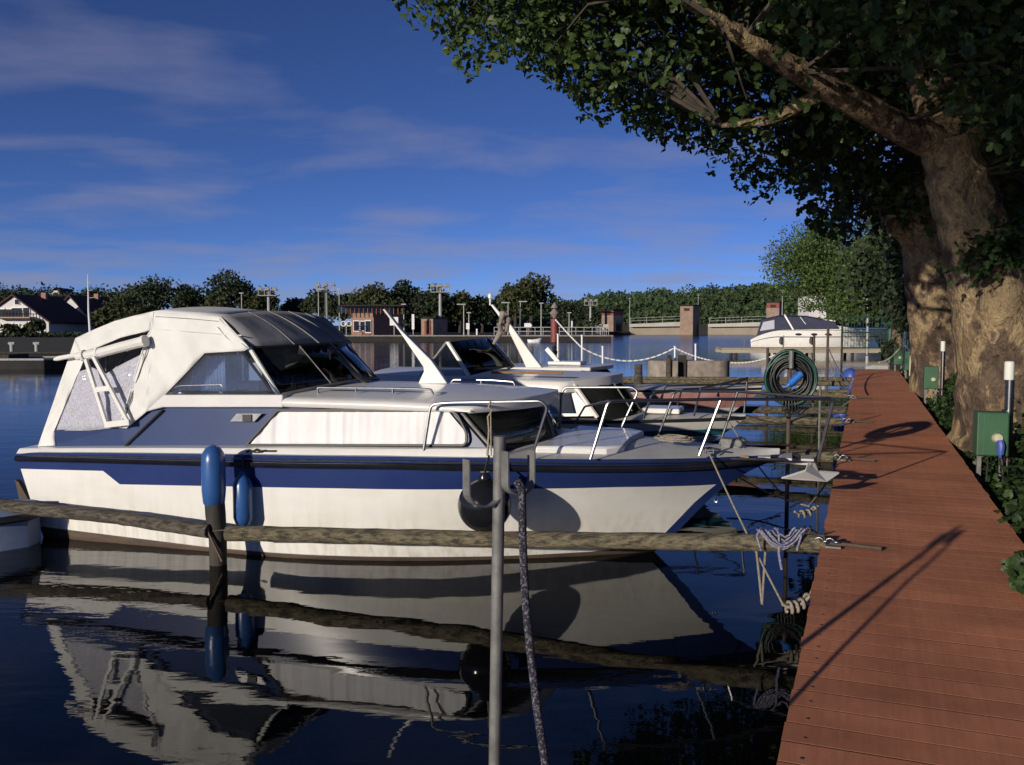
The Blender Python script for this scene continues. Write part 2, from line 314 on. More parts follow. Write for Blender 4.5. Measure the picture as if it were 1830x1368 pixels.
def water_mat():
    m = bpy.data.materials.new('river water'); m.use_nodes = True; t = m.node_tree; L = t.links.new; b = t.nodes['Principled BSDF']
    b.inputs['Base Color'].default_value = (.0014, .002, .0022, 1); b.inputs['Roughness'].default_value = .012; b.inputs['IOR'].default_value = 1.333
    g = N(t, 'ShaderNodeNewGeometry'); mp = N(t, 'ShaderNodeMapping'); mp.inputs['Rotation'].default_value = (0, 0, radians(20)); mp.inputs['Scale'].default_value = (.8, 2.2, 1); L(g.outputs['Position'], mp.inputs[0])
    n1 = N(t, 'ShaderNodeTexNoise'); n1.inputs['Scale'].default_value = .8; n1.inputs['Detail'].default_value = 2; n1.inputs['Distortion'].default_value = .5; L(mp.outputs[0], n1.inputs['Vector'])
    n2 = N(t, 'ShaderNodeTexNoise'); n2.inputs['Scale'].default_value = 4.5; n2.inputs['Detail'].default_value = 3; L(mp.outputs[0], n2.inputs['Vector'])
    # calm patch near the pier, ripples out on the river
    n3 = N(t, 'ShaderNodeTexNoise'); n3.inputs['Scale'].default_value = .35; L(g.outputs['Position'], n3.inputs['Vector'])
    sx = N(t, 'ShaderNodeSeparateXYZ'); L(g.outputs['Position'], sx.inputs[0])
    rg = N(t, 'ShaderNodeMapRange'); rg.inputs[1].default_value = 16; rg.inputs[2].default_value = 95; rg.inputs[3].default_value = .012; rg.inputs[4].default_value = .17; L(sx.outputs[1], rg.inputs[0]); L(rg.outputs[0], b.inputs['Roughness'])
    k = N(t, 'ShaderNodeMapRange'); k.inputs[1].default_value = -1.0; k.inputs[2].default_value = -6.0; k.inputs[3].default_value = .10; k.inputs[4].default_value = .75; L(sx.outputs[0], k.inputs[0])
    kk = N(t, 'ShaderNodeMath', operation='MULTIPLY'); L(k.outputs[0], kk.inputs[0]); L(n3.outputs[0], kk.inputs[1])
    s2 = N(t, 'ShaderNodeMath', operation='MULTIPLY'); L(n2.outputs[0], s2.inputs[0]); L(kk.outputs[0], s2.inputs[1])
    s1 = N(t, 'ShaderNodeMath', operation='MULTIPLY'); L(n1.outputs[0], s1.inputs[0]); s1.inputs[1].default_value = .55
    ad = N(t, 'ShaderNodeMath', operation='ADD'); L(s1.outputs[0], ad.inputs[0]); L(s2.outputs[0], ad.inputs[1])
    bp = N(t, 'ShaderNodeBump'); bp.inputs['Strength'].default_value = .5; bp.inputs['Distance'].default_value = .015; L(ad.outputs[0], bp.inputs['Height']); L(bp.outputs[0], b.inputs['Normal']); return m
M_['water'] = water_mat()
# ------------------------------------------------------------------ leaves and trees
def mesh_np(name, V, Fi, mats, smooth=False):
    me = bpy.data.meshes.new(name); k = Fi.shape[1]; nf = len(Fi)
    me.vertices.add(len(V)); me.vertices.foreach_set('co', V.astype(np.float32).ravel())
    me.loops.add(nf * k); me.loops.foreach_set('vertex_index', Fi.astype(np.int32).ravel())
    me.polygons.add(nf); me.polygons.foreach_set('loop_start', np.arange(0, nf * k, k, dtype=np.int32))
    for m in mats: me.materials.append(m)
    me.update(calc_edges=True); return me
LOBE = np.array([(0, .0), (.34, .05), (.52, .36), (.25, .42), (.30, .74), (0, 1.0), (-.30, .74), (-.25, .42), (-.52, .36), (-.34, .05)], float)
LV = np.vstack([[(0, .38, .05)], np.c_[LOBE, -.16 * np.abs(LOBE[:, 0]) - .10 * LOBE[:, 1] ** 2]])
LF = np.array([(0, i, i % 10 + 1) for i in range(1, 11)])
QV = np.array([(0, 0, 0), (.36, .5, -.08), (0, 1, 0), (-.36, .5, -.08)], float); QF = np.array([(0, 1, 2), (0, 2, 3)])
def frames(n, upb, hang, nbias=None):
    nr = rng.normal(size=(n, 3)) * .75 + np.array([0, 0, upb])
    if nbias is not None: nr = nr + nbias
    nr /= np.linalg.norm(nr, axis=1)[:, None]
    t = rng.normal(size=(n, 3)) + np.array([0, 0, -hang]); t -= nr * (t * nr).sum(1)[:, None]; t /= np.linalg.norm(t, axis=1)[:, None]
    return np.cross(t, nr), t, nr
def leaves(name, P, size, mats, tv=LV, tf=LF, upb=.6, hang=1.0, nbias=None, fr=None):
    n = len(P); X, T, Z = frames(n, upb, hang, nbias) if fr is None else fr
    S = np.asarray(size).reshape(-1, 1, 1) if np.ndim(size) else size
    V = P[:, None, :] + S * (tv[None, :, 0:1] * X[:, None] + tv[None, :, 1:2] * T[:, None] + tv[None, :, 2:3] * Z[:, None])
    Fi = tf[None] + (np.arange(n) * len(tv))[:, None, None]
    return mesh_np(name, V.reshape(-1, 3), Fi.reshape(-1, 3), mats)
def link_mesh(name, me, parent, kind=None):
    o = bpy.data.objects.new(name, me); COL.objects.link(o)
    if parent: o.parent = parent; WM[o] = WM[parent]
    if kind: o['kind'] = kind
    return o
def blob_crown(c, rad, nb, nl, ls, seed, zlow=.35, shell=(.72, 1.08)):
    r = np.random.default_rng(seed); c = np.array(c, float); rad = np.array(rad, float)
    d = r.normal(size=(nb, 3)); d /= np.linalg.norm(d, axis=1)[:, None]
    d[:, 2] = np.abs(d[:, 2]) * 1.0 - zlow * r.random(nb)
    bc = c + d * rad * (.35 + .42 * r.random((nb, 1))); br = rad.mean() * (.26 + .24 * r.random(nb))
    i = r.integers(0, nb, nl); q = r.normal(size=(nl, 3)); q /= np.linalg.norm(q, axis=1)[:, None]
    P = bc[i] + q * (br[i] * (shell[0] + (shell[1] - shell[0]) * r.random(nl)))[:, None] * np.array([1, 1, .85])
    return P, q, bc, br
def far_tree(name, label, group, px, ytop, ybase, Y, wpx, leafm, seed, base=None, nb=16, nl=1500, ls=None, aspect=1.0):
    top = at(px, ytop, Y); b = at(px, ybase, Y) if base is None else Vector((at(px, ybase, Y).x, Y, base))
    H = top.z - b.z; R = wpx / F * Y / 2
    t = thing(name, label, 'tree', b, group=group)
    hc = min(H * .56, max(R * 1.15, H * .4))
    P, q, bc, br = blob_crown((0, 0, H - hc), (R, R * aspect, hc), nb, nl, ls, seed)
    P = P[P[:, 2] > .3]; n = len(P)
    fr = None
    me = leaves('crown', P, (ls or R * .13) * (.7 + .6 * np.random.default_rng(seed).random(n)), [leafm], QV, QF, .3, .4)
    link_mesh('crown', me, t)
    # inner mass of twigs and leaves so that the crown is dense in its middle
    m = MB(); m.tube([b, b + Vector((.02 * H, 0, H * .35)), b + Vector((0, .02 * H, H * .75))], [H * .03 + .08, H * .022 + .05, .03], 7)
    for k in range(5):
        e = Vector(bc[k % len(bc)]) + b; s = b + Vector((0, 0, H * (.25 + .07 * k))); m.tube([s, s.lerp(e, .5) + Vector((0, 0, .03 * H)), e], [H * .014 + .03, .03, .015], 5)
    m.build('trunk', M_['bark_dark'], t); return t

# ------------------------------------------------------------------ setting: water, banks, hill
m = MB(); m.quad((-500, -60, 0), (500, -60, 0), (500, 900, 0), (-500, 900, 0)); w = m.build('water', M_['water'], smooth=False, loc=(0, 0, 0)); w['kind'] = 'structure'
PD = Vector((sin(atan(629 / F)), cos(atan(629 / F)), 0)); PN = Vector((PD.y, -PD.x, 0))      # pier direction, pier right
PL = Vector((-.26, 0, 0)); DECK = .5; PWID = 1.29
def pier(y, off, z=DECK):   # point at world depth y on the pier's left edge line, then off metres to the right across it
    return PL + PD * (y / PD.y) + PN * off + Vector((0, 0, z))
# far bank across the river, with the lock quay
def slab(name, poly, top, bot, ma, lab=None):
    m = MB(); m.prism([(x, y, bot) for x, y in poly], (0, 0, top - bot)); o = m.build(name, ma, smooth=False); o['kind'] = 'structure'; return o
slab('river_bank', [(-260, 43), (-21, 43.5), (-23, 75), (-28, 100), (-28, 420), (-260, 420)], .55, -1.5, M_['grass'])
slab('lock_quay', [(-28.01, 100), (11, 100), (14, 155), (21, 160), (24, 420), (-28.01, 420)], .6, -1.5, M_['concrete_dark'])
m = MB(); rows = []
for j in range(24):
    y = -8 + j * 3.6 if j < 12 else 32 + (j - 11) * 16; row = []
    for k in range(14):
        o = [1.36, 1.5, 1.8, 2.3, 3, 4, 5, 7, 9, 12, 18, 28, 50, 110][k]; zz = [-.6, .18, .34, .42, .5, .6, .75, .95, 1.1, 1.3, 1.6, 2, 2.5, 4][k] + (.05 * sin(j * 3.1 + k) if k > 1 else 0)
        row.append(pier(y, o, zz))
    rows.append(row)
m.grid(rows); g = m.build('bank_ground', M_['grass'], loc=(0, 0, 0)); g['kind'] = 'structure'
# wooded hill beyond the weir
m = MB(); HX = [(-60, .5), (8, 1), (23, 5), (49, 10), (76, 11.5), (124, 16), (240, 22), (420, 30)]
def hillz(x, y):
    return max(0, np.interp(x * 430 / y, [a for a, _ in HX], [b for _, b in HX]) * np.clip((y - 330) / 110, 0, 1) * .9 + .4)
rows = [[Vector((x * y / 430, y, hillz(x * y / 430, y))) for x in np.linspace(-120, 460, 60)] for y in np.linspace(318, 560, 16)]
m.grid(rows); g = m.build('hill', M_['hill'], loc=(0, 0, 0)); g['kind'] = 'structure'
def forest():
    r = np.random.default_rng(5); A = []; S = []
    n = 0
    while n < 1900:
        y = 322 + 215 * r.random(); x = (-70 + 430 * r.random()) * y / 430; z = hillz(x, y); R = 2.2 + 2.2 * r.random(); h = R * (.9 + .5 * r.random())
        k = 75; q = r.normal(size=(k, 3)); q /= np.linalg.norm(q, axis=1)[:, None]; q[:, 2] = np.abs(q[:, 2]) - .15
        A.append(np.array([x, y, z + h * .9]) + q * np.array([R, R, h]) * (.75 + .3 * r.random((k, 1)))); S.append(np.full(k, 1.45)); n += 1
    P = np.vstack(A); me = leaves('far_forest', P, np.concatenate(S) * (.6 + .8 * r.random(len(P))), [M_['leaf5']], QV, QF, .5, .2)
    o = link_mesh('far_forest', me, None, 'stuff'); o['label'] = 'dark green woodland covering the far hill behind the weir'; o['category'] = 'woodland'
forest()

# ------------------------------------------------------------------ pier
pt = thing('pier', 'terracotta plank pier running along the river bank under the trees', 'pier', PL + Vector((0, 0, 0)), rz=atan2(PD.y, PD.x))
pm = MB(); M0 = WM[pt]
SP = .1656
L0 = Vector((0, 0, 0))
def plank_mesh():
    m = MB(); hw = (SP - .006) / 2; y0, y1 = -PWID, 0
    prof = [(-hw, -.024), (-hw, -.0006), (-hw + .0008, 0), (hw - .0025, 0), (hw, -.0025), (hw, -.024)]
    n = len(prof); vs = [M0 @ Vector((a, y, DECK + b)) for y in (y0, y1) for a, b in prof]
    fs = [[i, (i + 1) % n, n + (i + 1) % n, n + i] for i in range(n)] + [list(range(n))[::-1], [n + i for i in range(n)]]
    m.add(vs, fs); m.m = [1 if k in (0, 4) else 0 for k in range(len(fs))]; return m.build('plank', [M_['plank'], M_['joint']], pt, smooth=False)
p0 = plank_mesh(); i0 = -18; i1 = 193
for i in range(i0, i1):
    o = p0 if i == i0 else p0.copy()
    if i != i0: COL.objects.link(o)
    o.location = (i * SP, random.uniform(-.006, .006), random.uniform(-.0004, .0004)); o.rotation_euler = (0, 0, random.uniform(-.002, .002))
sc_ = MB()
for i in range(i0, i1):
    for off in (.075, 1.215):
        for dx in (-.035,):
            sc_.lathe(M0 @ Vector((i * SP + dx + random.uniform(-.006, .006), -off, DECK - .001)), [(.0075, 0), (.0075, .003), (.004, .004)], 6)
sc_.build('screw', M_['iron'], pt, kind='stuff')
Lp = (i1 - i0) * SP; mid = (i0 + i1) / 2 * SP
for off in (.06, .64, 1.23):
    b = MB(); b.box(M0 @ Vector((mid, -off, DECK - .10)), (Lp, .06, .14), Matrix.Rotation(atan2(PD.y, PD.x), 3, 'Z')); b.build('joist', M_['pole'], pt, smooth=False)
for k in range(9):
    for off in (.2, 1.1):
        b = MB(); b.tube([M0 @ Vector((-2 + k * 4.1, -off, -.8)), M0 @ Vector((-2 + k * 4.1, -off, DECK - .17))], .08, 10); b.build('support_post', M_['pole'], pt)
# ------------------------------------------------------------------ hulls
class Boat:
    def __init__(s, name, label, sc, beta):
        s.t = thing(name, label, 'boat', (sc[0], sc[1], 0), beta); s.M = WM[s.t]; s.iv = s.M.inverted()
        s.rk = .08; s.n = Vector((-sin(beta), cos(beta), 0)); s.c = Vector((sc[0], sc[1], 0))
    def L(s, px, py, v):         # boat-local point seen at (px,py) on the lengthwise plane v metres off the centreline
        d = ray(px, py); k = ((s.c - O).dot(s.n) + v) / d.dot(s.n); return s.iv @ (O + d * k)
    def W(s, l): return s.M @ Vector(l)
    def B(s, px, py, v): return s.W(s.L(px, py, v))
def mir(p): return Vector((p[0], -p[1], p[2]))

def hull_fn(stem, bw, bd, zs, s0=.42, p0=1.75, p1=.95):
    sw = [a for a, _ in stem]; su = [b for _, b in stem]
    def us(w):
        if w < sw[0]: return su[0] + (w - sw[0]) * 2.2
        return float(np.interp(w, sw, su))
    def hb(q, w):
        k = max(-.6, min(1.1, w / zs)); B = bw + (bd - bw) * (max(k, 0) ** .75) if k >= 0 else bw * (1 + k * 1.1)
        f = 1.0
        if q > s0: r = min((q - s0) / (1 - s0), 1); f *= max(0, 1 - r ** (p0 + p1 * max(k, 0)))
        return max(B * f, 0)
    return us, hb
def build_hull(bt, us, hb, cols, levels, mats, stemblue=None, name='hull'):
    """levels: list of (function s->w, material index of the strip above the previous level)"""
    m = MB(); near, far = [], []
    for fn, _ in levels:
        rn, rf = [], []
        for q in cols:
            w = fn(q); u = q * us(w) - (1 - q) * bt.rk * w; b = hb(q, w); rn.append(bt.W((u, -b, w))); rf.append(bt.W((u, b, w)))
        near.append(rn); far.append(rf)
    n = len(cols)
    for R in (near, far):
        vs = [v for r in R for v in r]; b0 = len(m.v); m.v += vs
        for i in range(len(levels) - 1):
            mi = levels[i + 1][1]
            for j in range(n - 1):
                k = mi
                if stemblue and mi == stemblue[0] and cols[j] >= stemblue[1][min(i, len(stemblue[1]) - 1)]: k = stemblue[2]
                m.f.append([b0 + i * n + j, b0 + i * n + j + 1, b0 + (i + 1) * n + j + 1, b0 + (i + 1) * n + j]); m.m.append(k)
    for i in range(len(levels) - 1):
        m.quad(near[i][0], near[i + 1][0], far[i + 1][0], far[i][0], mi=levels[i + 1][1])
    h = m.build(name, mats, bt.t, angle=50)
    return near, far, h
def deck_grid(bt, near, far, ma, camber=.03, name='deck', dz=0):
    m = MB(); rows = []
    for a, b in zip(near, far):
        rows.append([a.lerp(b, (k / 8)) + Vector((0, 0, dz + camber * (1 - (k / 4 - 1) ** 2))) for k in range(9)])
    m.grid(rows); return m.build(name, ma, bt.t)

# ================================================================== boat 1: the navy and white cabin cruiser
b1 = Boat('cabin_cruiser', 'navy and white cabin cruiser with a pale grey canvas canopy, moored nearest the camera', (-4.06, 9.465), radians(-17.3))
t1 = b1.t; L1, B1, W1 = b1.L, b1.B, b1.W
stem = sorted([(b1.L(px, py, 0).z, b1.L(px, py, 0).x) for px, py in ((1165, 990), (1205, 956), (1270, 890), (1322, 850), (1393, 818))])
us1, hb1 = hull_fn(stem, 1.16, 1.23, .95)
b1.rk = -L1(20, 816, -1.23).x / .95
def solve1(px, py):
    v = -1.15
    for _ in range(60):
        l = L1(px, py, v); q = min(max((l.x + b1.rk * l.z) / (us1(l.z) + b1.rk * l.z), 0), 1); v = .5 * v + .5 * -hb1(q, l.z)
    return q, l.z
def level(pts):
    a = sorted(solve1(*p) for p in pts); s = [x for x, _ in a]; w = [y for _, y in a]
    return lambda q: float(np.interp(q, s, w))
lv_brown = level([(60, 940), (370, 978), (700, 995.5), (900, 994), (1060, 986), (1150, 974)])
lv_blue = level([(25, 837.5), (184, 842), (214, 866), (370, 869), (600, 873), (900, 874), (1100, 871), (1250, 868)])
lv_rail = level([(20, 819), (150, 822), (300, 826), (500, 831), (700, 833), (900, 836), (1100, 838), (1250, 834), (1370, 822)])
lv_gun = level([(24, 812), (60, 809), (300, 811), (500, 814), (700, 816), (900, 819), (1100, 821), (1250, 819), (1380, 813)])
qa, qb = solve1(184, 842)[0], solve1(214, 866)[0]
cols = sorted(set([round(x, 4) for x in np.linspace(0, .95, 44)] + [qa - .004, qa, qb, qb + .004, .962, .970, .977, .984, .992, 1.0]))
mixl = lambda a, b, k: (lambda q: a(q) * (1 - k) + b(q) * k)
lvls = [(lambda q: -.4, 0), (lambda q: -.15, 0), (lambda q: 0.0, 0), (lv_brown, 0)] + [(mixl(lv_brown, lv_blue, k), 1) for k in (.2, .45, .7, .88)] + [(lv_blue, 1), (mixl(lv_blue, lv_rail, .5), 2), (lv_rail, 2), (lv_gun, 2)]
n1_, f1_, hull1 = build_hull(b1, us1, hb1, cols, lvls, [M_['brown'], M_['white'], M_['blue']], stemblue=(1, (.984, .984, .984, .984, .984, .984, .984, .984), 2))
gn, gf = n1_[-1], f1_[-1]
deck_grid(b1, gn, gf, M_['deck'], .05)
for R, F_ in ((n1_[-2], -1), (f1_[-2], 1)):
    m = MB(); m.tube([p + b1.n * (.014 * F_) for p in R], .027, 8); m.build('rub_rail', M_['rubber_shiny'], t1)
    m = MB(); G = gn if F_ < 0 else gf; m.tube([p.lerp(q, .55) + b1.n * (.006 * F_) for p, q in zip(R, G)], .008, 6); m.build('trim_strip', M_['chrome'], t1)
# white side-deck coaming
for sgn in (1, -1):
    m = MB(); rows = []
    for px, py in ((46, 800), (150, 799.5), (300, 799), (400, 799.5), (550, 800), (700, 801.5), (800, 802.5), (880, 804)):
        l = L1(px, py, -1.09); q = max(0, (l.x + b1.rk * l.z) / (us1(l.z) + b1.rk * l.z)); b = hb1(q, lv_gun(q)); g = lv_gun(q)
        r = [Vector((l.x, -b + .02, g + .004)), Vector((l.x, -b + .045, l.z - .012)), Vector((l.x, -b + .06, l.z)), Vector((l.x, -.9, l.z + .01))]
        rows.append([W1(x if sgn > 0 else mir(x)) for x in r])
    m.grid(rows); m.quad(*rows[-1]); m.build('side_deck', M_['white'], t1)
# cabin sides
for sgn in (1, -1):
    P = [(80, 800, -1.055), (225, 800, -1.035), (872, 804, -1.0), (805, 726, -.93), (290, 727, -.975), (262, 735, -.985), (215, 764, -1.02), (98, 769, -1.05)]
    p = [L1(*a) for a in P]; p = [W1(a if sgn > 0 else mir(a)) for a in p]
    m = MB(); m.prism(p, b1.n * (.05 * sgn)); m.build('cabin_side', M_['blue2'], t1, smooth=False)
m = MB(); m.tube([B1(224, 797, -1.05), B1(291, 733, -1.0)], .011, 6); m.build('seam_strip', M_['rubber'], t1)
# cabin front with its raked dark panes
cb, ct = L1(872, 803, -1.0), L1(805, 727, -.93); fb, ft = L1(986, 784, 0), L1(966, 728, 0)
def front(v, k, off=0):
    a = 1 - v * v; lo = Vector((cb.x + (fb.x - cb.x) * a, cb.y * -v if v < 0 else -cb.y * v, cb.z + (fb.z - cb.z) * a)); hi = Vector((ct.x + (ft.x - ct.x) * a, ct.y * -v if v < 0 else -ct.y * v, ct.z + (ft.z - ct.z) * a))
    lo.y = -cb.y * v; hi.y = -ct.y * v
    p = lo.lerp(hi, k); p.x += off; return W1(p)
m = MB(); m.grid([[front(-1 + i / 8, k / 3) for i in range(17)] for k in range(-1, 4)]); m.build('cabin_front', M_['rubber'], t1)
M_['pane'] = mat('dark cabin pane', (.018, .020, .020), (.03, .033, .03), sc=2, rough=.05, spec=.8)
for a, b_ in ((-.95, -.05), (.05, .95)):
    m = MB(); m.grid([[front(a + (b_ - a) * i / 8, .1 + .8 * k, .022) for i in range(9)] for k in (0, 1)]); m.build('front_window', M_['pane'], t1, solid=.008)
for v in (-.985, 0, .985):
    m = MB(); m.tube([front(v, 0, .03), front(v, 1, .03)], .016, 6); m.build('window_post', M_['galv'], t1)
# side windows with pleated curtains
for sgn in (1, -1):
    S = (lambda l: W1(l)) if sgn > 0 else (lambda l: W1(mir(l)))
    win = [(441, 796, -1.038), (497, 733.5, -.978), (803, 733.5, -.978), (818, 742, -.986), (833, 772, -1.016), (835, 788, -1.03), (829, 797, -1.038)]
    ol = [L1(*a) for a in win]
    m = MB(); m.tube([S(q) for q in bent(ol + [ol[0], ol[1]], .03)[:-3]], .013, 6); fr = m.build('window_frame', M_['rubber'], t1)
    m = MB(); rows = []
    nC = 190; ph = np.cumsum(.24 + .30 * np.random.default_rng(3).random(nC + 1))
    for k in range(9):
        row = []
        for i in range(nC + 1):
            px = 443 + (831 - 443) * i / nC
            yt = 735.5 if 499 < px < 801 else (735.5 + (499 - px) / 56 * 58 if px <= 499 else 735.5 + (px - 801) / 30 * 36)
            y = yt + (795 - yt) * k / 8; v = -(.952 + .06 * (y - 733.5) / 63) - .016
            l = L1(px, y, v); l.y += -.0085 * (.6 + .5 * sin(ph[i] * .23)) * (sin(ph[i]) * (.55 + .45 * k / 8) + .35 * sin(2.3 * ph[i] + 1 + k * .1)); row.append(S(l))
        rows.append(row)
    m.grid(rows); m.build('curtain', M_['curtain'], fr)
# cabin roof
e0, e1, eb = L1(497, 712, -1.02), L1(840, 716, -1.02), L1(497, 728.5, -1.02); tip = L1(986, 703, 0)
ur, ufn, ufc = e0.x - .06, e1.x, tip.x + .02
wt, wb = e0.z, eb.z
prof = [(-.98, wb), (-1.02, wb + .012), (-1.03, wb + .035), (-1.025, wt - .02), (-1.0, wt)] + [(v, wt + .085 * (1 - (v / 1.0) ** 2)) for v in np.linspace(-.93, .93, 15)] + [(1.0, wt), (1.025, wt - .02), (1.03, wb + .035), (1.02, wb + .012), (.98, wb)]
def roofp(v, w, k):
    uf = ufn + (ufc - ufn) * (1 - (v / 1.03) ** 2); u = ur + (uf - ur) * k
    drop = .075 * max(0, (u - (ufn - .9)) / 1.6) ** 2 if w > wb + .03 else 0
    return W1((u, v, w - drop))
KS = [0, .15, .3, .45, .6, .72, .82, .9, .96, 1.0]
m = MB(); rows = [[roofp(v, w, k) for v, w in prof] for k in KS]
rows.append([roofp(v, min(w, wb + .028), 1.004) for v, w in prof]); rows.append([roofp(v, wb, .99) for v, w in prof])
m.grid(rows); m.quad(*rows[0]); m.build('cabin_roof', M_['roof'], t1, angle=60)
for sgn in (1, -1):
    P = [L1(*a) for a in ((258, 737, -1.03), (290, 728.5, -1.03), (505, 728.5, -1.03), (505, 706, -1.03), (292, 706, -1.03))]
    P = [W1(q if sgn > 0 else mir(q)) for q in P]; m = MB(); m.prism(P, b1.n * (.26 * sgn)); m.build('coaming', M_['roof'], t1, smooth=False, bevel=.012)
# ---- canopy
def vy(y): return float(np.interp(y, [551, 800], [-.93, -1.06]))
def PV(pts, sgn=1): return [W1(L1(x, y, vy(y)) if sgn > 0 else mir(L1(x, y, vy(y)))) for x, y in pts]
E = [(135, 605), (170, 589), (205, 574.5), (240, 565), (275, 557), (335, 561), (395, 566)]
El = [L1(x, y, -.93) for x, y in E]
m = MB(); rows = []
for i, l in enumerate(El):
    c = .045 + (.012 if i in (0, 4, 6) else 0)
    rows.append([W1((l.x, -.93 * -(-1 + 2 * k / 10) if False else .93 * (-1 + 2 * k / 10), l.z + c * (1 - (-1 + 2 * k / 10) ** 2))) for k in range(11)])
m.grid(rows); m.build('canopy_top', M_['canvas'], t1, solid=.006)
hn, hc = L1(446, 622, -.92), L1(590, 614.5, 0)
m = MB(); rows = []
for k in range(7):
    r = []
    for i in range(17):
        v = -1 + i / 8; a = 1 - v * v
        top = Vector((El[-1].x, .93 * v, El[-1].z + .057 * a + .002)); bot = Vector((hn.x + (hc.x - hn.x) * a, .92 * v, hn.z + (hc.z - hn.z) * a))
        p = top.lerp(bot, k / 6); s_ = k / 6 * (1 - k / 6)
        p.z += .10 * s_ + .012 * sin(i * 1.9) * s_ * 4; p.x += .05 * s_; r.append(W1(p))
    rows.append(r)
m.grid(rows); hood = m.build('canopy_hood', M_['canvas_dark'], t1, solid=.006)
for v in (-.55, -.2, .2, .55):
    m = MB(); pts = []
    for k in range(7):
        a = 1 - v * v; top = Vector((El[-1].x, .93 * v, El[-1].z + .057 * a + .002)); bot = Vector((hn.x + (hc.x - hn.x) * a, .92 * v, hn.z + (hc.z - hn.z) * a)); p = top.lerp(bot, k / 6); s_ = k / 6 * (1 - k / 6); p.z += .10 * s_ + .012; p.x += .05 * s_ + .004; pts.append(W1(p - Vector((0, 0, .009))))
    m.tube(pts, .006, 5); m.build('seam', M_['canvas_dark'], hood)
def canvas(name, outline, ma, sgn, solid=.006, wrinkle=.017, parent=None):
    m = MB(); p = PV(outline, sgn); m.quad(*p)
    bm = bmesh.new(); vv = [bm.verts.new(q) for q in p]; bm.faces.new(vv)
    bmesh.ops.triangulate(bm, faces=bm.faces[:])
    bmesh.ops.subdivide_edges(bm, edges=bm.edges[:], cuts=8, use_grid_fill=True)
    bmesh.ops.triangulate(bm, faces=bm.faces[:])
    bd = set(v for e in bm.edges if e.is_boundary for v in e.verts)
    for v in bm.verts:
        if v not in bd: v.co += b1.n * (wrinkle * (sin(v.co.x * 7 + v.co.z * 11) * .45 + .35 * sin(v.co.x * 23 + v.co.z * 19 + sin(v.co.z * 5)) + .3 * abs(sin(v.co.x * 13 - v.co.z * 17))))
    bm.verts.index_update(); m = MB(); m.add([v.co.copy() for v in bm.verts], [[v.index for v in f.verts] for f in bm.faces]); bm.free()
    return m.build(name, ma, parent or t1, solid=solid, angle=80)
for sgn in (1, -1):
    canvas('canopy_side', [(275, 557), (335, 561), (395, 566), (446, 622), (436, 628), (367, 632), (333, 667), (299, 702), (262, 736), (226, 766), (213, 765), (240, 680), (261, 603), (269, 591)], M_['canvas'], sgn)
    canvas('canopy_valance', [(135, 605), (170, 589), (205, 574.5), (240, 565), (275, 557), (269, 591), (215, 604), (146, 634)], M_['canvas'], sgn)
    canvas('canopy_corner', [(135, 605), (146, 634), (150, 643), (124, 706), (98, 769), (99, 797), (68, 798)], M_['canvas'], sgn)
    if sgn > 0: canvas('vinyl_window', [(142, 664), (165, 657), (190, 668), (210, 655), (256, 632), (255, 645), (238, 700), (216, 764), (160, 770), (100, 770)], M_['vinyl'], sgn, .003, .02)
    canvas('wing_window', [(301, 704), (367, 634), (436, 629), (492, 704)], M_['vinyl_clear'], sgn, .003, .004)
    m = MB(); m.tube(PV([(275, 557), (270, 591), (262, 603), (214, 765)], sgn), .009, 6); m.tube(PV([(273, 588), (432, 600)], sgn), .006, 5); m.build('canopy_piping', M_['canvas'], t1)
    m = MB(); m.tube([p - b1.n * .006 * sgn for p in PV([(272, 592), (259, 640), (237, 705), (218, 764)], sgn)], .0045, 5); m.tube([p - b1.n * .005 * sgn for p in PV([(300, 702), (333, 668), (367, 632), (436, 628)], sgn)], .005, 5); m.tube([p - b1.n * .004 * sgn for p in PV([(278, 566), (340, 570), (394, 575)], sgn)], .003, 4); m.tube([p - b1.n * .004 * sgn for p in PV([(398, 580), (425, 608), (443, 622)], sgn)], .0035, 4); m.build('canopy_zip', M_['rubber'], t1)
# loose fold where hood meets the side canvas
m = MB(); m.tube([W1(L1(x, y, -.95)) for x, y in ((392, 572), (412, 592), (430, 608), (446, 624))], [.012, .02, .022, .01], 7); m.tube([W1(L1(x, y, -.955)) for x, y in ((388, 585), (404, 604), (424, 620))], [.006, .013, .005], 6); m.build('canopy_fold', M_['canvas'], t1)
# rear panel
r0 = El[0]; r1 = L1(70, 797, -1.06)
m = MB(); m.grid([[W1(Vector((r0.x + (r1.x - r0.x) * k, (.93 + .13 * k) * (-1 + i / 4), r0.z + .045 * (1 - (-1 + i / 4) ** 2) * (1 - k) + (r1.z - r0.z) * k))) for i in range(9)] for k in (0, .25, .6, 1)]); m.build('canopy_rear', M_['canvas'], t1, solid=.006)
# rolled-up window, its straps and the boat hook lashed to it
m = MB(); m.tube([B1(138, 638, -1.03), B1(175, 632, -1.04), B1(215, 621, -1.04), B1(262, 609, -1.02)], [.035, .045, .048, .05], 10); rw = m.build('rolled_window', M_['canvas'], t1)
for a in ((150, 636), (176, 631), (258, 610)):
    m = MB(); m.lathe(B1(*a, -1.035) - (B1(215, 621, -1.04) - B1(175, 632, -1.04)).normalized() * .015, [(.054, 0), (.056, .015), (.054, .03)], 10, axis=B1(215, 621, -1.04) - B1(175, 632, -1.04)); m.build('strap', M_['canvas'], rw)
m = MB(); m.tube([B1(97, 643, -1.03), B1(104, 641, -1.03), B1(140, 634, -1.03)], [.012, .024, .02], 8); m.build('pole_end', M_['white'], t1)
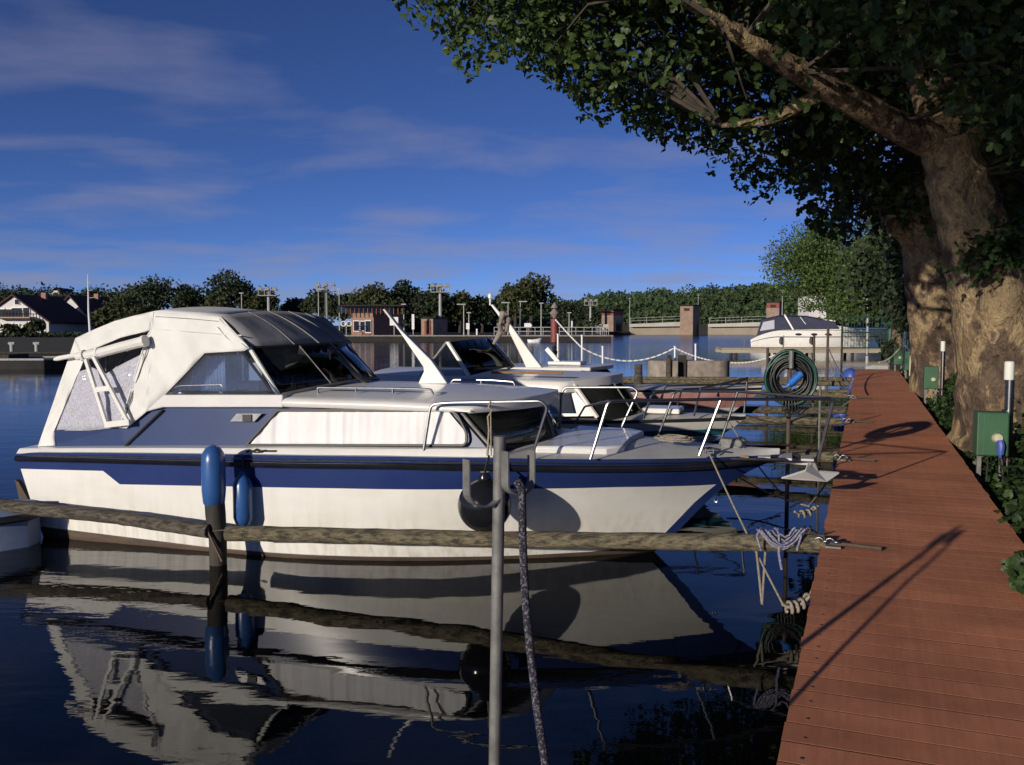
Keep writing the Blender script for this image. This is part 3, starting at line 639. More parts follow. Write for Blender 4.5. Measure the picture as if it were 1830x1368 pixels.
# white ladder-shaped support
def bar(mb, a, b, wd, th):
    a, b = Vector(a), Vector(b); d = (b - a).normalized(); s_ = b1.n.cross(d).normalized() * wd / 2; mb.prism([a - s_, a + s_, b + s_, b - s_], b1.n * th)
m = MB(); V = -1.10
bar(m, B1(151, 642, V), B1(190, 763, V), .034, .03); bar(m, B1(165, 638, V - .001), B1(228, 757, V - .001), .034, .03); bar(m, B1(171, 697, V - .003), B1(196, 694, V - .003), .05, .03); bar(m, B1(186, 760, V - .003), B1(230, 755, V - .003), .055, .03)
m.build('ladder_support', M_['white'], t1, smooth=False, bevel=.004)
for P, r_ in ((((191, 632, -.9), (190, 672, -.9)), .012), (((232, 624, -.8), (191, 680, -.95)), .008), (((255, 600, .6), (250, 740, .7)), .012)):
    m = MB(); m.tube([B1(*a) for a in P], r_, 6); m.build('canopy_strut', M_['galv'], t1)
# windscreen
sb, sbc = L1(498, 706.5, -.95), L1(650, 678, 0)
def scr(v, k):
    a = 1 - v * v; lo = Vector((sb.x + (sbc.x - sb.x) * a, .95 * v, sb.z + (sbc.z - sb.z) * a)); hi = Vector((hn.x + (hc.x - hn.x) * a, .92 * v, hn.z + (hc.z - hn.z) * a)); return W1(lo.lerp(hi, k))
for a, b_ in ((-.98, -.02), (.02, .98)):
    m = MB(); m.grid([[scr(a + (b_ - a) * i / 8, k) for i in range(9)] for k in (.02, .5, .98)]); m.build('windscreen', M_['glass_dark'], t1, solid=.006)
for v, r_, ma in ((-1, .02, 'white'), (0, .016, 'galv'), (1, .02, 'white'), (-.5, .008, 'galv'), (.5, .01, 'galv')):
    m = MB(); m.tube([scr(v, 0), scr(v, 1)], r_, 7); m.build('screen_post', M_[ma], t1)
m = MB(); m.tube([scr(-1 + i / 10, 0) for i in range(21)], .014, 6); m.build('screen_rail', M_['galv'], t1)
m = MB(); m.tube([scr(-1 + i / 10, 1) for i in range(21)], .012, 6); m.build('screen_header', M_['rubber'], t1)
# things inside the cockpit
c = L1(478, 668, -.35); m = MB(); m.box(W1(c), (.16, .42, .34), Matrix.Rotation(radians(-17.3), 3, 'Z')); m.build('helm_seat', M_['white'], t1, smooth=False, bevel=.03)
c = L1(385, 668, -.78); m = MB(); rows = [[W1(Vector((c.x + .22 * (i / 30 - .5), -.78 + .012 * sin(i * 1.4), c.z + .20 - .36 * k))) for i in range(31)] for k in (0, 1)]; m.grid(rows); m.build('cockpit_curtain', M_['curtain'], t1, solid=.004)
c = L1(606, 655, -.1); m = MB(); ax = Vector((.9, 0, .4)); rr = [W1(c + Vector((-.05 * sin(2 * pi * i / 16), .15 * cos(2 * pi * i / 16), .14 * sin(2 * pi * i / 16)))) for i in range(17)]; m.tube(rr, .014, 6, caps=False); m.tube([W1(c), W1(c + Vector((.3, 0, -.16)))], .025, 6); m.build('steering_wheel', M_['rubber'], t1)
c = L1(545, 680, 0); m = MB(); m.box(W1((c.x - .15, 0, c.z - .02)), (.25, 1.5, .1), Matrix.Rotation(radians(-17.3), 3, 'Z')); m.build('dashboard', M_['rubber'], t1, smooth=False, bevel=.02)
# signal mast
P = [B1(x, y, -.03) for x, y in ((747, 686), (757, 664), (756, 656), (712, 591), (683, 553), (687, 553), (715, 589), (770, 644), (783, 662), (799, 686))]
m = MB(); m.prism(P, b1.n * .07); mast1 = m.build('signal_mast', M_['white'], t1, smooth=False, bevel=.012)
m = MB(); c = L1(773, 688, 0); m.box(W1((c.x, 0, c.z)), (.30, .18, .025), Matrix.Rotation(radians(-17.3), 3, 'Z')); m.build('mast_foot', M_['white'], mast1, smooth=False, bevel=.008)
# handrails on the roof
def rail(pts, r_=.0125, name='handrail', bend=.04, leg=()):
    m = MB(); m.tube(bent([B1(*p) for p in pts], bend), r_, 8)
    for a, b_ in leg: m.tube([B1(*a), B1(*b_)], r_, 8)
    return m.build(name, M_['chrome'], t1)
rail([(569, 703, -.78), (567, 693, -.78), (700, 694, -.78), (770, 696, -.78), (774, 706, -.78)], .010, leg=[((636, 693.5, -.78), (637, 702, -.78)), ((702, 694, -.78), (702, 703, -.78))])
rail([(805, 686, .5), (810, 679, .5), (880, 680, .5), (918, 683, .5), (920, 690, .5)], .010, leg=[((860, 680, .5), (860, 687, .5))])
rail([(296, 705, -1.0), (318, 690, -1.0), (396, 688, -1.0), (398, 694, -1.0)], .006)
# side gate rail and the pulpit
rail([(755, 820, -1.12), (770, 723, -1.10), (800, 720, -1.10), (966, 717, -1.06), (978, 728, -1.05), (950, 818, -1.06)], .0128, 'side_rail', .05)
rail([(1000, 772, .98), (1003, 703, .98), (1010, 692.5, .98), (1130, 692.5, .95), (1140, 700, .95), (1105, 776, .93)], .0135, 'side_rail', .05)
rail([(1055, 821, -.93), (1087, 717, -.90), (1290, 714, -.50), (1490, 713.5, 0), (1462, 822, 0)], .0135, 'pulpit_rail', .05, leg=[((1249, 815, -.55), (1288, 714.5, -.50))])
rail([(1176, 780, .80), (1206, 699.5, .75), (1318, 700, .40), (1490, 713, .012)], .0125, 'pulpit_rail', .05, leg=[((1318, 700.5, .40), (1284, 800, .45))])
rail([(1028, 756, .9), (1045, 727, .4), (1087, 717, -.90)], .010, 'cross_rail', .04)
# bow platform
m = MB(); nose = L1(1462, 822, 0); st = L1(1240, 806, 0)
m.tube(bent([W1((st.x, -.33, st.z - .02)), W1((nose.x - .25, -.16, nose.z + .01)), W1((nose.x, 0, nose.z)), W1((nose.x - .25, .16, nose.z + .01)), W1((st.x, .33, st.z - .02))], .1), .018, 8); bp_ = m.build('bow_frame', M_['chrome'], t1)
for k in range(5):
    u = st.x + .25 + k * .17; hw = .33 - .17 * ((u - st.x) / max(nose.x - .25 - st.x, .1)); m = MB(); m.box(W1((u, 0, st.z + (nose.z - st.z) * (u - st.x) / (nose.x - st.x) + .008)), (.10, 2 * min(hw, .3), .02), Matrix.Rotation(radians(-17.3), 3, 'Z')); m.build('slat', M_['teak'] if k < 2 else M_['deck'], bp_, smooth=False, bevel=.004)
# hatch
a = L1(955, 803, -.80); b_ = L1(1084, 801, -.66); c_ = L1(1120, 786, -.25); hz = a.z
m = MB(); P = [Vector((a.x, -.80, hz)), Vector((b_.x, -.66, hz)), Vector((b_.x + .12, -.52, hz)), Vector((c_.x, 0, hz)), Vector((b_.x + .12, .52, hz)), Vector((b_.x, .66, hz)), Vector((a.x, .80, hz))]
m.prism([W1(p + Vector((0, 0, -.06))) for p in P], (0, 0, .085)); m.build('fore_hatch', M_['roof'], t1, bevel=.02)
# foredeck clutter: cleats, windlass, boat hook, coil
def cleat(c):
    m = MB(); d = Vector((cos(radians(-17.3)), sin(radians(-17.3)), 0)); c = W1(c); m.tube([c - d * .09 + Vector((0, 0, .035)), c + Vector((0, 0, .045)), c + d * .09 + Vector((0, 0, .035))], [.007, .012, .007], 6)
    for k in (-.03, .03): m.tube([c + d * k, c + d * k + Vector((0, 0, .04))], .01, 6)
    m.build('cleat', M_['chrome'], t1)
for px, py, v in ((1268, 811, -.42), (1200, 795, .4)): cleat(L1(px, py, v))
m = MB(); c = L1(1310, 800, 0); m.box(W1((c.x, 0, c.z + .03)), (.2, .14, .1), Matrix.Rotation(radians(-17.3), 3, 'Z')); m.tube([W1((c.x + .05, -.13, c.z + .05)), W1((c.x + .05, .13, c.z + .05))], .035, 10); m.build('anchor_winch', M_['galv'], t1, bevel=.01)
m = MB(); m.tube([B1(1135, 803, -.3), B1(1235, 800, -.1)], .014, 6); m.build('boat_hook', M_['teak'], t1)
m = MB(); c = L1(1205, 803, -.25); P = []
for x in range(70):
    r_ = .055 + .05 * abs(sin(x * .37)); P.append(W1((c.x + .02 * sin(x * .21) + r_ * 1.5 * cos(x / 12 * 2 * pi), -.25 + r_ * sin(x / 12 * 2 * pi), c.z + .075 + .006 * (x // 12) + .004 * sin(x * 1.7))))
m.tube(P, .006, 5)
m.build('line_coil', M_['rope'], t1)
# plough anchor under the bow frame
ac = L1(1455, 828, 0); m = MB()
tipl, tipr, tipb = L1(1396, 857, -.22), L1(1478, 858, .10), L1(1500, 846, .22)
sh = L1(1449, 830, 0); mid_ = L1(1450, 846, 0)
P = [Vector((tipl.x, -.20, tipl.z)), Vector((mid_.x - .05, -.10, mid_.z + .03)), Vector((sh.x - .02, -.02, sh.z + .02)), Vector((sh.x + .03, .02, sh.z + .02)), Vector((mid_.x + .06, .08, mid_.z)), Vector((tipb.x, .20, tipb.z)), Vector((tipr.x, .08, tipr.z - .015)), Vector((mid_.x - .02, -.05, tipl.z - .03))]
m.prism([W1(p) for p in P], b1.n * .02 + Vector((0, 0, .012))); m.tube([W1((sh.x, 0, sh.z)), W1((sh.x - .35, 0, sh.z + .02))], .016, 6); m.build('anchor', M_['deck'], t1, smooth=False, bevel=.004)
# vent plate with its black square, cleat with black line, chain on rail
P = [B1(x, y, -1.0) for x, y in ((411, 754), (424, 739), (470, 739), (456, 754))]; m = MB(); m.prism(P, b1.n * -.012); vp = m.build('vent_plate', M_['chrome'], t1, smooth=False, bevel=.003)
P = [B1(x, y, -1.016) for x, y in ((434, 753), (434, 741), (450, 741), (450, 753))]; m = MB(); m.prism(P, b1.n * -.008); m.build('vent_opening', M_['rubber'], vp, smooth=False)
m = MB(); m.tube([B1(x, y, -1.19) for x, y in ((440, 810), (446, 805), (452, 808), (459, 804), (466, 807), (474, 805), (470, 809), (458, 810), (448, 806))], .012, 6); m.tube([B1(470, 808, -1.18), B1(496, 808, -1.18)], .016, 6); m.build('cleat', M_['rubber'], t1)
m = MB(); m.tube([B1(x, y, -1.13) for x, y in ((877, 718), (873, 728), (880, 734), (872, 745), (874, 770), (871, 815))], .009, 6); m.tube([B1(x, y, -1.14) for x, y in ((877, 735), (878, 815))], .006, 6); m.build('lashing', M_['rope'], t1)
m = MB(); m.tube([B1(x, y, 0) for x, y in ((1276, 893), (1277, 897), (1281, 898), (1283, 894), (1279, 891))], .007, 6); m.build('bow_eye', M_['chrome'], t1)
# stern gear
m = MB(); c = Vector((-.42, -.15, .25)); m.lathe(W1(c), [(.10, -.6), (.09, 0), (.16, .05), (.19, .22), (.17, .36), (.10, .43)], 14); m.build('outboard_motor', M_['rubber_shiny'], t1)
P = [B1(x, y, -.95) for x, y in ((27, 858), (33, 862), (56, 903), (36, 903))]; m = MB(); m.prism(P, b1.n * .05); m.build('stern_bracket', M_['iron'], t1, smooth=False)
# ================================================================== boat 2
R17 = Matrix.Rotation(radians(-17.3), 3, 'Z')
def simple_hull(bt, L, Lw, bw, bd, gun, stripe=None, mats=None, boot=.05, rubm='rubber', low=0):
    stem_ = [(-.3, Lw - .9), (0, Lw), (gun * .5, Lw + (L - Lw) * .42), (gun, L)]
    us, hb = hull_fn(stem_, bw, bd, gun)
    g = lambda q: gun * (1 + .10 * max(0, q - .5) - low * max(0, 1 - q / .22) ** 1.5)
    cols = list(np.linspace(0, .95, 28)) + [.97, .985, 1.0]
    f = lambda k: (lambda q: g(q) * k)
    lv = [(lambda q: -.35, 0), (lambda q: 0, 0), (lambda q: boot, 0)]
    if stripe: lv += [(f(.45), 1), (f(stripe[0]), 1), (f(stripe[1]), 2), (f(1), 1)]
    else: lv += [(f(.5), 1), (f(1), 1)]
    n_, f_, h = build_hull(bt, us, hb, cols, lv, mats)
    deck_grid(bt, n_[-1], f_[-1], M_['deck'], .05)
    for R in (n_[-1], f_[-1]):
        m = MB(); m.tube(R, .022, 6); m.build('rub_rail', M_[rubm], bt.t)
    return us, hb, g
b2 = Boat('cabin_cruiser', 'white cabin cruiser with a teal stripe, black windscreen and cloth-wrapped mast, second from the camera', (-3.22, 13.62), radians(-17.3))
M_['stripe'] = mat('teal stripe paint', (.03, .14, .20), rough=.3)
simple_hull(b2, 6.55, 5.6, .95, 1.08, .74, (.70, .82), [M_['brown'], M_['white'], M_['stripe']])
B2, L2, W2 = b2.B, b2.L, b2.W
def mirb(bt, l, s): return bt.W(l if s > 0 else mir(l))
for s in (1, -1):
    P = [L2(*a) for a in ((700, 748, -.92), (1062, 744, -.88), (1018, 688, -.84), (860, 690, -.86), (700, 690, -.88))]; m = MB(); m.prism([mirb(b2, p, s) for p in P], b2.n * .05 * s); m.build('cabin_side', M_['white'], b2.t, smooth=False)
    for xs in ((880, 930), (938, 975), (984, 1016)):
        x0, x1 = xs; P = [L2(*a) for a in ((x0, 738, -.925), (x1 + 10 * (x1 > 1000), 738, -.925), (x1, 693, -.872), (x0, 693, -.872))]; m = MB(); m.prism([mirb(b2, p, s) for p in P], b2.n * -.012 * s); m.build('side_window', M_['pane'], b2.t, smooth=False)
# roof slab with wood strip
ea, eb_, ec = L2(700, 672, -.95), L2(1012, 670, -.95), L2(1112, 672, 0); e_b = L2(700, 692, -.95)
def r2(v, w, k):
    uf = eb_.x + (ec.x - eb_.x) * (1 - (v / .95) ** 2); u = ea.x - .4 + (uf - ea.x + .4) * k; return W2((u, v, w - .04 * k * k))
pr = [(-.9, e_b.z), (-.95, e_b.z + .02), (-.95, ea.z - .02), (-.93, ea.z)] + [(v, ea.z + .07 * (1 - (v / .93) ** 2)) for v in np.linspace(-.85, .85, 9)] + [(.93, ea.z), (.95, ea.z - .02), (.95, e_b.z + .02), (.9, e_b.z)]
m = MB(); rows = [[r2(v, w, k) for v, w in pr] for k in (0, .3, .6, .8, .9, .96, 1)]; rows.append([r2(v, min(w, e_b.z + .02), 1) for v, w in pr]); m.grid(rows); m.build('cabin_roof', M_['roof'], b2.t, angle=60)
m = MB(); m.tube([B2(878, 666, -.97), B2(1005, 667, -.97)], .018, 6); m.build('grab_rail', M_['teak'], b2.t)
# raked front windows
nb, nt_, fb2 = L2(1064, 744, -.88), L2(1020, 682, -.86), L2(1140, 728, 0); ft2 = L2(1108, 679, 0)
def fr2(v, k):
    a = 1 - v * v; lo = Vector((nb.x + (fb2.x - nb.x) * a, .88 * v, nb.z + (fb2.z - nb.z) * a)); hi = Vector((nt_.x + (ft2.x - nt_.x) * a, .86 * v, nt_.z + (ft2.z - nt_.z) * a)); return W2(lo.lerp(hi, k))
m = MB(); m.grid([[fr2(-1 + i / 8, k / 2) for i in range(17)] for k in range(-1, 3)]); m.build('cabin_front', M_['pane'], b2.t)
for v in (-.99, -.33, .33, .99):
    m = MB(); m.tube([fr2(v, -.05) + Vector((0, 0, 0)), fr2(v, 1)], .03 if v < -.9 else .012, 6); m.build('window_post', M_['white'] if abs(v) > .9 else M_['galv'], b2.t)
# windscreen of the upper helm
sA, sB, sC, sD = L2(838, 672, -.86), L2(800, 612, -.82), L2(915, 655, 0), L2(872, 604, 0)
def sc2(v, k):
    a = 1 - v * v; lo = Vector((sA.x + (sC.x - sA.x) * a, .86 * v, sA.z + (sC.z - sA.z) * a)); hi = Vector((sB.x + (sD.x - sB.x) * a, .82 * v, sB.z + (sD.z - sB.z) * a)); return W2(lo.lerp(hi, k))
for a, b_ in ((-.98, -.02), (.02, .98)):
    m = MB(); m.grid([[sc2(a + (b_ - a) * i / 6, k) for i in range(7)] for k in (0, 1)]); m.build('windscreen', M_['glass_black'] if a < 0 else M_['glass_dark'], b2.t, solid=.006)
for v in (-1, 0, 1):
    m = MB(); m.tube([sc2(v, 0), sc2(v, 1)], .028 if v == -1 else .016, 6); m.build('screen_post', M_['white'] if v == -1 else M_['galv'], b2.t)
for s in (1, -1):
    P = [L2(*a) for a in ((758, 672, -.86), (798, 613, -.82), (834, 672, -.86))]; m = MB(); m.prism([mirb(b2, p, s) for p in P], b2.n * .006); m.build('wing_window', M_['glass_dark'], b2.t, smooth=False)
    m = MB(); m.tube([mirb(b2, L2(752, 672, -.86), s), mirb(b2, L2(799, 611, -.82), s)], .02, 6); m.build('screen_post', M_['galv'], b2.t)
P = [B2(x, y, -.03) for x, y in ((940, 658), (932, 640), (905, 585), (876, 545), (880, 544), (915, 584), (955, 640), (969, 658))]
m = MB(); m.prism(P, b2.n * .07); mast2 = m.build('signal_mast', M_['white'], b2.t, smooth=False, bevel=.012)
m = MB(); c = B2(899, 574, -.03)
for k in range(9):
    p = c + Vector((random.uniform(-.07, .08), random.uniform(-.06, .06), random.uniform(-.16, .14))); m.tube([p, p + Vector((random.uniform(-.1, .12), random.uniform(-.05, .05), random.uniform(-.2, .05)))], [.05, .02], 6)
m.build('wrapped_flag', M_['flaggrey'], mast2, angle=80)
m = MB(); m.lathe(B2(876, 546, 0), [(.012, 0), (.012, .09), (.03, .1), (.03, .15), (.01, .17)], 8); m.build('mast_light', M_['signwhite'], mast2)
def rail_b(bt, pts, r_, name, leg=()):
    m = MB(); m.tube(bent([bt.B(*p) for p in pts], .05), r_, 7)
    for a, b_ in leg: m.tube([bt.B(*a), bt.B(*b_)], r_, 7)
    return m.build(name, M_['chrome'], bt.t)
rail_b(b2, [(1150, 748, -.8), (1165, 704, -.8), (1250, 695, -.4), (1336, 676, 0), (1330, 738, 0)], .014, 'pulpit_rail', [((1240, 744, -.45), (1252, 694, -.4))])
rail_b(b2, [(1210, 728, .7), (1218, 697, .7), (1300, 693, .3), (1336, 676, .01)], .014, 'pulpit_rail')
m = MB(); a = L2(1180, 742, -.25); m.box(W2((a.x, 0, a.z + .05)), (.5, .5, .07), R17); m.build('fore_hatch', M_['white'], b2.t, smooth=False, bevel=.02)
for v in (-.35, .35):
    m = MB(); a = L2(1290, 745, v); c = W2((a.x, v, a.z + .04)); m.tube([c - Vector((.09, -.03, 0)), c + Vector((.09, -.03, 0))], .012, 6); m.tube([c, c - Vector((0, 0, .05))], .012, 6); m.build('cleat', M_['chrome'], b2.t)
# ================================================================== boat 3, low with a faded pink side
b3 = Boat('small_cruiser', 'low small cruiser with a faded pink side stripe, lying behind the teal striped boat', (-1.9, 17.45), radians(-17.3))
simple_hull(b3, 6.5, 5.6, .95, 1.05, .84, (.62, .96), [M_['brown'], M_['white'], M_['pink']])
P = [b3.L(*a) for a in ((930, 705, -.8), (1092, 705, -.8), (1052, 662, -.72), (930, 662, -.72))]
for s in (1, -1):
    m = MB(); m.prism([mirb(b3, p, s) for p in P], b3.n * .05 * s); m.build('cabin_side', M_['pane'], b3.t, smooth=False)
m = MB(); a, c = b3.L(925, 657, -.8), b3.L(1055, 657, -.8); m.prism([b3.W((a.x - .5, -.8, a.z)), b3.W((c.x, -.8, c.z)), b3.W((c.x + .25, 0, c.z + .02)), b3.W((c.x, .8, c.z)), b3.W((a.x - .5, .8, a.z))], (0, 0, -.07)); m.build('cabin_roof', M_['roof'], b3.t, smooth=False, bevel=.02)
m = MB(); a, c = b3.L(985, 655, 0), b3.L(1043, 655, 0); m.box(b3.W(((a.x + c.x) / 2, 0, a.z + .07)), (c.x - a.x, .5, .06), R17); m.build('roof_hatch', M_['white'], b3.t, smooth=False, bevel=.015)
P = [b3.B(x, y, -.03) for x, y in ((996, 652), (973, 626), (979, 620), (1006, 652))]; m = MB(); m.prism(P, b3.n * .07); q = m.build('mast_stub', M_['white'], b3.t, smooth=False, bevel=.01)
m = MB(); m.lathe(b3.B(991, 634, .3), [(.05, 0), (.06, .06), (.03, .08), (.05, .12), (.02, .16)], 10); m.build('horn', M_['rubber'], q)
rail_b(b3, [(1180, 712, -.8), (1190, 690, -.8), (1290, 688, -.4), (1390, 682, 0), (1384, 706, 0)], .014, 'pulpit_rail', [((1280, 708, -.45), (1290, 688, -.4))])
# ================================================================== boat 4, sports cruiser across the basin
b4 = Boat('sports_cruiser', 'big white sports cruiser with a navy canvas cockpit cover behind the far jetty', (21.2, 79.5), radians(-19))
us4, hb4, g4 = simple_hull(b4, 11.2, 9.2, 1.6, 1.75, 1.45, (.58, .63), [M_['white'], M_['white'], M_['concrete_dark']], boot=.05, low=.55)
def B4(x, y, v): return b4.B(x, y, v)
for s in (1, -1):
    P = [b4.L(*a) for a in ((1395, 592, -1.4), (1555, 592, -1.2), (1520, 586, -1.1), (1490, 581, -1.1), (1400, 583, -1.3))]; m = MB(); m.prism([mirb(b4, p, s) for p in P], b4.n * .3 * s); m.build('cabin_side', M_['white'], b4.t, smooth=False)
for s in (1, -1):
    P = [b4.L(*a) for a in ((1352, 600, -1.45), (1360, 573, -1.35), (1392, 566, -1.2), (1440, 567, -1.2), (1492, 576, -1.2), (1500, 588, -1.3), (1392, 590, -1.4))]; m = MB(); m.prism([mirb(b4, p, s) for p in P], b4.n * .1 * s); m.build('canvas_side', M_['navy'], b4.t, smooth=False)
    P = [b4.L(*a) for a in ((1358, 592, -1.47), (1364, 576, -1.40), (1384, 572, -1.38), (1384, 588, -1.44))]; m = MB(); m.prism([mirb(b4, p, s) for p in P], b4.n * -.02 * s); m.build('canvas_window', M_['vinyl'], b4.t, smooth=False)
    for xx in (1427, 1455, 1480):
        P = [b4.L(xx + 6 * cos(t), 598 + 2.2 * sin(t), -1.72) for t in np.linspace(0, 2 * pi, 12)[:-1]]; m = MB(); m.prism([mirb(b4, p, s) for p in P], b4.n * -.03 * s); m.build('porthole', M_['pane'], b4.t, smooth=False)
m = MB(); rows = []
for x, y in ((1356, 574), (1392, 566), (1440, 567), (1492, 576)):
    l = b4.L(x, y, -1.25); rows.append([b4.W((l.x, v, l.z + .12 * (1 - (v / 1.25) ** 2))) for v in np.linspace(-1.25, 1.25, 7)])
m.grid(rows); m.build('canvas_top', M_['navy'], b4.t, solid=.02)
m = MB(); m.tube(bent([B4(1418, 590, -1.4), B4(1402, 563, -1.3), b4.W(mir(b4.L(1402, 563, -1.3))), b4.W(mir(b4.L(1418, 590, -1.4)))], .3), .08, 8); m.build('radar_arch', M_['white'], b4.t)
m = MB(); m.prism([B4(1470, 571, -1.1), B4(1495, 573, -1.1), b4.W(mir(b4.L(1495, 573, -1.1))), b4.W(mir(b4.L(1470, 571, -1.1)))], (0, 0, -.12)); m.build('hardtop', M_['white'], b4.t, smooth=False)
m = MB(); m.tube([B4(1440, 580, -1.25), B4(1430, 567, -1.2)], .04, 6); m.tube([B4(1505, 589, -1.0), B4(1500, 583, -.8), B4(1560, 582, -.1)], .03, 6); m.build('deck_rail', M_['chrome'], b4.t)
for xx in (1396, 1450):
    m = MB(); m.lathe(B4(xx, 614, -1.85), [(.03, -.1), (.16, 0), (.18, .3), (.12, .5), (.03, .55)], 10); tag(m.build('fender', M_['rubber']), 'black fender hung on the big white sports cruiser ' + ('near its stern' if xx < 1400 else 'amidships'), 'fender', 'fenders on the sports cruiser')

# ================================================================== mooring booms, posts, fenders
def log(pts, r_, ma, name, label, cat, group, n=14, jit=.035):
    m = MB(); P = []
    for a, b_ in zip(pts[:-1], pts[1:]):
        for i in range(14): P.append(Vector(a).lerp(Vector(b_), i / 14))
    P.append(Vector(pts[-1])); P = [p + Vector((0, random.uniform(-1, 1) * .003, random.uniform(-1, 1) * .003)) for p in P]
    m.tube(P, [r_ * random.uniform(1 - jit, 1 + jit) for _ in P], n)
    return tag(m.build(name, M_[ma], angle=50), label, cat, group)
GB = 'timber booms between the berths'
bmL, bmP, bmR = at(-60, 897, 8.05), at(388, 951, 7.30), at(1474, 972, 6.04)
log([bmP + Vector((.10, -.04, 0)), at(890, 964, 6.68), bmR], .062, 'mosswood', 'mooring_boom', 'long mossy timber boom lying in front of the navy cruiser up to the pier', 'boom', GB)
log([bmL, at(200, 924, 7.68), bmP + Vector((-.07, .02, 0))], .058, 'wood', 'mooring_boom', 'dark weathered timber boom left of the fender-capped piling', 'boom', GB)
for k, (yb, lb, dz, L_) in enumerate(((9.9, 'mossy boom end just past the bow anchor of the navy cruiser', .53, 5.2), (13.7, 'mossy timber boom beside the teal striped boat', .50, 6), (15.6, 'grey timber boom between the pink striped boat and the hose wheel', .48, 6), (18.2, 'timber boom in front of the concrete dolphin', .55, 9), (22.5, 'farthest timber boom reaching out from the pier end', .5, 8))):
    e = pier(yb, -.05, dz); log([e - PN * L_ - Vector((0, .25, .08)), e], .066, 'mosswood' if k != 2 else 'wood', 'mooring_boom', lb, 'boom', GB)
# piling with blue fender cap
pp = at(388, 950, 7.40); T = thing('mooring_piling', 'dark mooring piling standing in front of the navy hull', 'piling', (pp.x, pp.y, -.6))
m = MB(); m.tube([Vector((pp.x, pp.y, -.6)), Vector((pp.x + .005, pp.y, .20)), Vector((pp.x - .01, pp.y, .42)), Vector((pp.x - .02, pp.y, .62))], [.066, .072, .082, .08], 12); m.build('post', M_['pole'], T)
m = MB(); m.tube(sag(Vector((pp.x - .05, pp.y - .1, .32)), Vector((pp.x + .07, pp.y - .1, .05)), .0, 4), .012, 5); m.tube(sag(Vector((pp.x - .5, pp.y + .04, .33)), Vector((pp.x + .1, pp.y - .1, .31)), .03, 6), .006, 5); m.build('lashing', M_['iron'], T)
m = MB(); m.lathe((pp.x - .02, pp.y, .50), [(.075, 0), (.088, .02), (.098, .12), (.098, .36), (.088, .43), (.06, .475), (.03, .495), (.02, .50)], 20)
tag(m.build('fender', M_['fender_blue']), 'blue fender pulled over the top of the dark mooring piling', 'fender')
def hanging_fender(px, py0, py1, v, r_, label, ma='fender_blue'):
    a, b_ = B1(px, py0, v), B1(px, py1, v); h = a.z - b_.z
    T = thing('fender', label, 'fender', b_)
    m = MB(); m.lathe(b_, [(.02, -.03), (.03, 0), (r_ * .8, .03), (r_, .08), (r_, h - .08), (r_ * .75, h - .03), (.03, h), (.022, h + .03)], 18); m.build('body', M_[ma], T)
    m = MB(); m.tube([a + Vector((0, 0, .02)), B1(px - 2, 812, -1.23)], .008, 6); m.build('line', M_['rubber'], T)
hanging_fender(435, 850, 941, -1.31, .082, 'blue fender hanging on the navy hull, partly in shade beside the piling')
c = B1(866, 903, -1.42); T = thing('ball_fender', 'round black ball fender hanging against the navy cruiser behind the hook pole', 'fender', c - Vector((0, 0, .21)))
m = MB(); R_ = .205; m.lathe(c, [(R_ * cos(a), R_ * sin(a)) for a in np.linspace(-pi / 2, pi / 2 - .25, 22)] + [(.05, R_ + .01), (.035, R_ + .05)], 28); m.build('body', M_['rubber_shiny'], T)
m = MB(); m.tube([c + Vector((0, 0, R_ + .04)), B1(874, 815, -1.24)], .009, 6); m.build('line', M_['rubber'], T)
# steel hook pole close by, with rope
hp = Vector((-.045, 2.36, 0)); topz = at(893, 775, 2.36).z
T = thing('hook_pole', 'grey steel pole with two U-shaped rope hooks in the foreground water', 'pole', (hp.x, hp.y, -.8))
bx = at(885, 1300, 2.36); tx = at(893, 780, 2.36); dr = (tx - bx).normalized()
m = MB(); m.tube([bx - dr * 2.2, bx, tx], .0162, 16); m.build('tube', M_['galv'], T, angle=50)
def uhook(px0, px1, pyt0, pyt1, pyb, dy):
    a0, a1 = at(px0, pyt0, 2.36), at(px1, pyt1, 2.36); cx = (a0.x + a1.x) / 2; r_ = abs(a1.x - a0.x) / 2; zb = at(px0, pyb, 2.36).z + r_
    pts = [Vector((a0.x, 2.36, a0.z))] + [Vector((cx - r_ * cos(t), 2.36, zb - r_ * sin(t))) for t in np.linspace(0, pi, 14)] + [Vector((a1.x, 2.36, a1.z))]
    m = MB(); rows = []
    an = radians(38); e_ = Vector((cos(an), sin(an), 0)); w_ = Vector((-sin(an), cos(an), 0)) * .015
    pts = [Vector((cx, 2.36 + dy, p.z)) + e_ * ((p.x - cx) / cos(an)) for p in pts]
    for i, p in enumerate(pts):
        d = (pts[min(i + 1, len(pts) - 1)] - pts[max(i - 1, 0)]).normalized(); nn = d.cross(w_).normalized() * .002
        rows.append([p + nn - w_, p + nn + w_, p - nn + w_, p - nn - w_])
    m.grid(rows, close=True); m.quad(*rows[0]); m.quad(*rows[-1]); m.build('hook', M_['galv'], T, smooth=False)
uhook(836, 896, 815, 803, 900, -.03); uhook(903, 950, 803, 806, 882, -.012)
m = MB(); m.tube([at(905, 957, 2.36), at(925, 957, 2.36)], .006, 6); m.build('bolt', M_['iron'], T)
m = MB(); P = [at(*a) for a in ((924, 868, 2.32), (928, 862, 2.33), (933, 880, 2.32), (934, 960, 2.30), (938, 1060, 2.29), (946, 1150, 2.26), (960, 1270, 2.23), (978, 1390, 2.2), (1000, 1500, 2.2))]
PP = []
for i in range(len(P) - 1):
    for k in range(4): PP.append(P[i].lerp(P[i + 1], k / 4))
m.tube(PP, .0108, 10); tag(m.build('hanging_rope', M_['rope_dark'], angle=80), 'dark speckled rope hanging from the hook pole down into the water', 'rope')
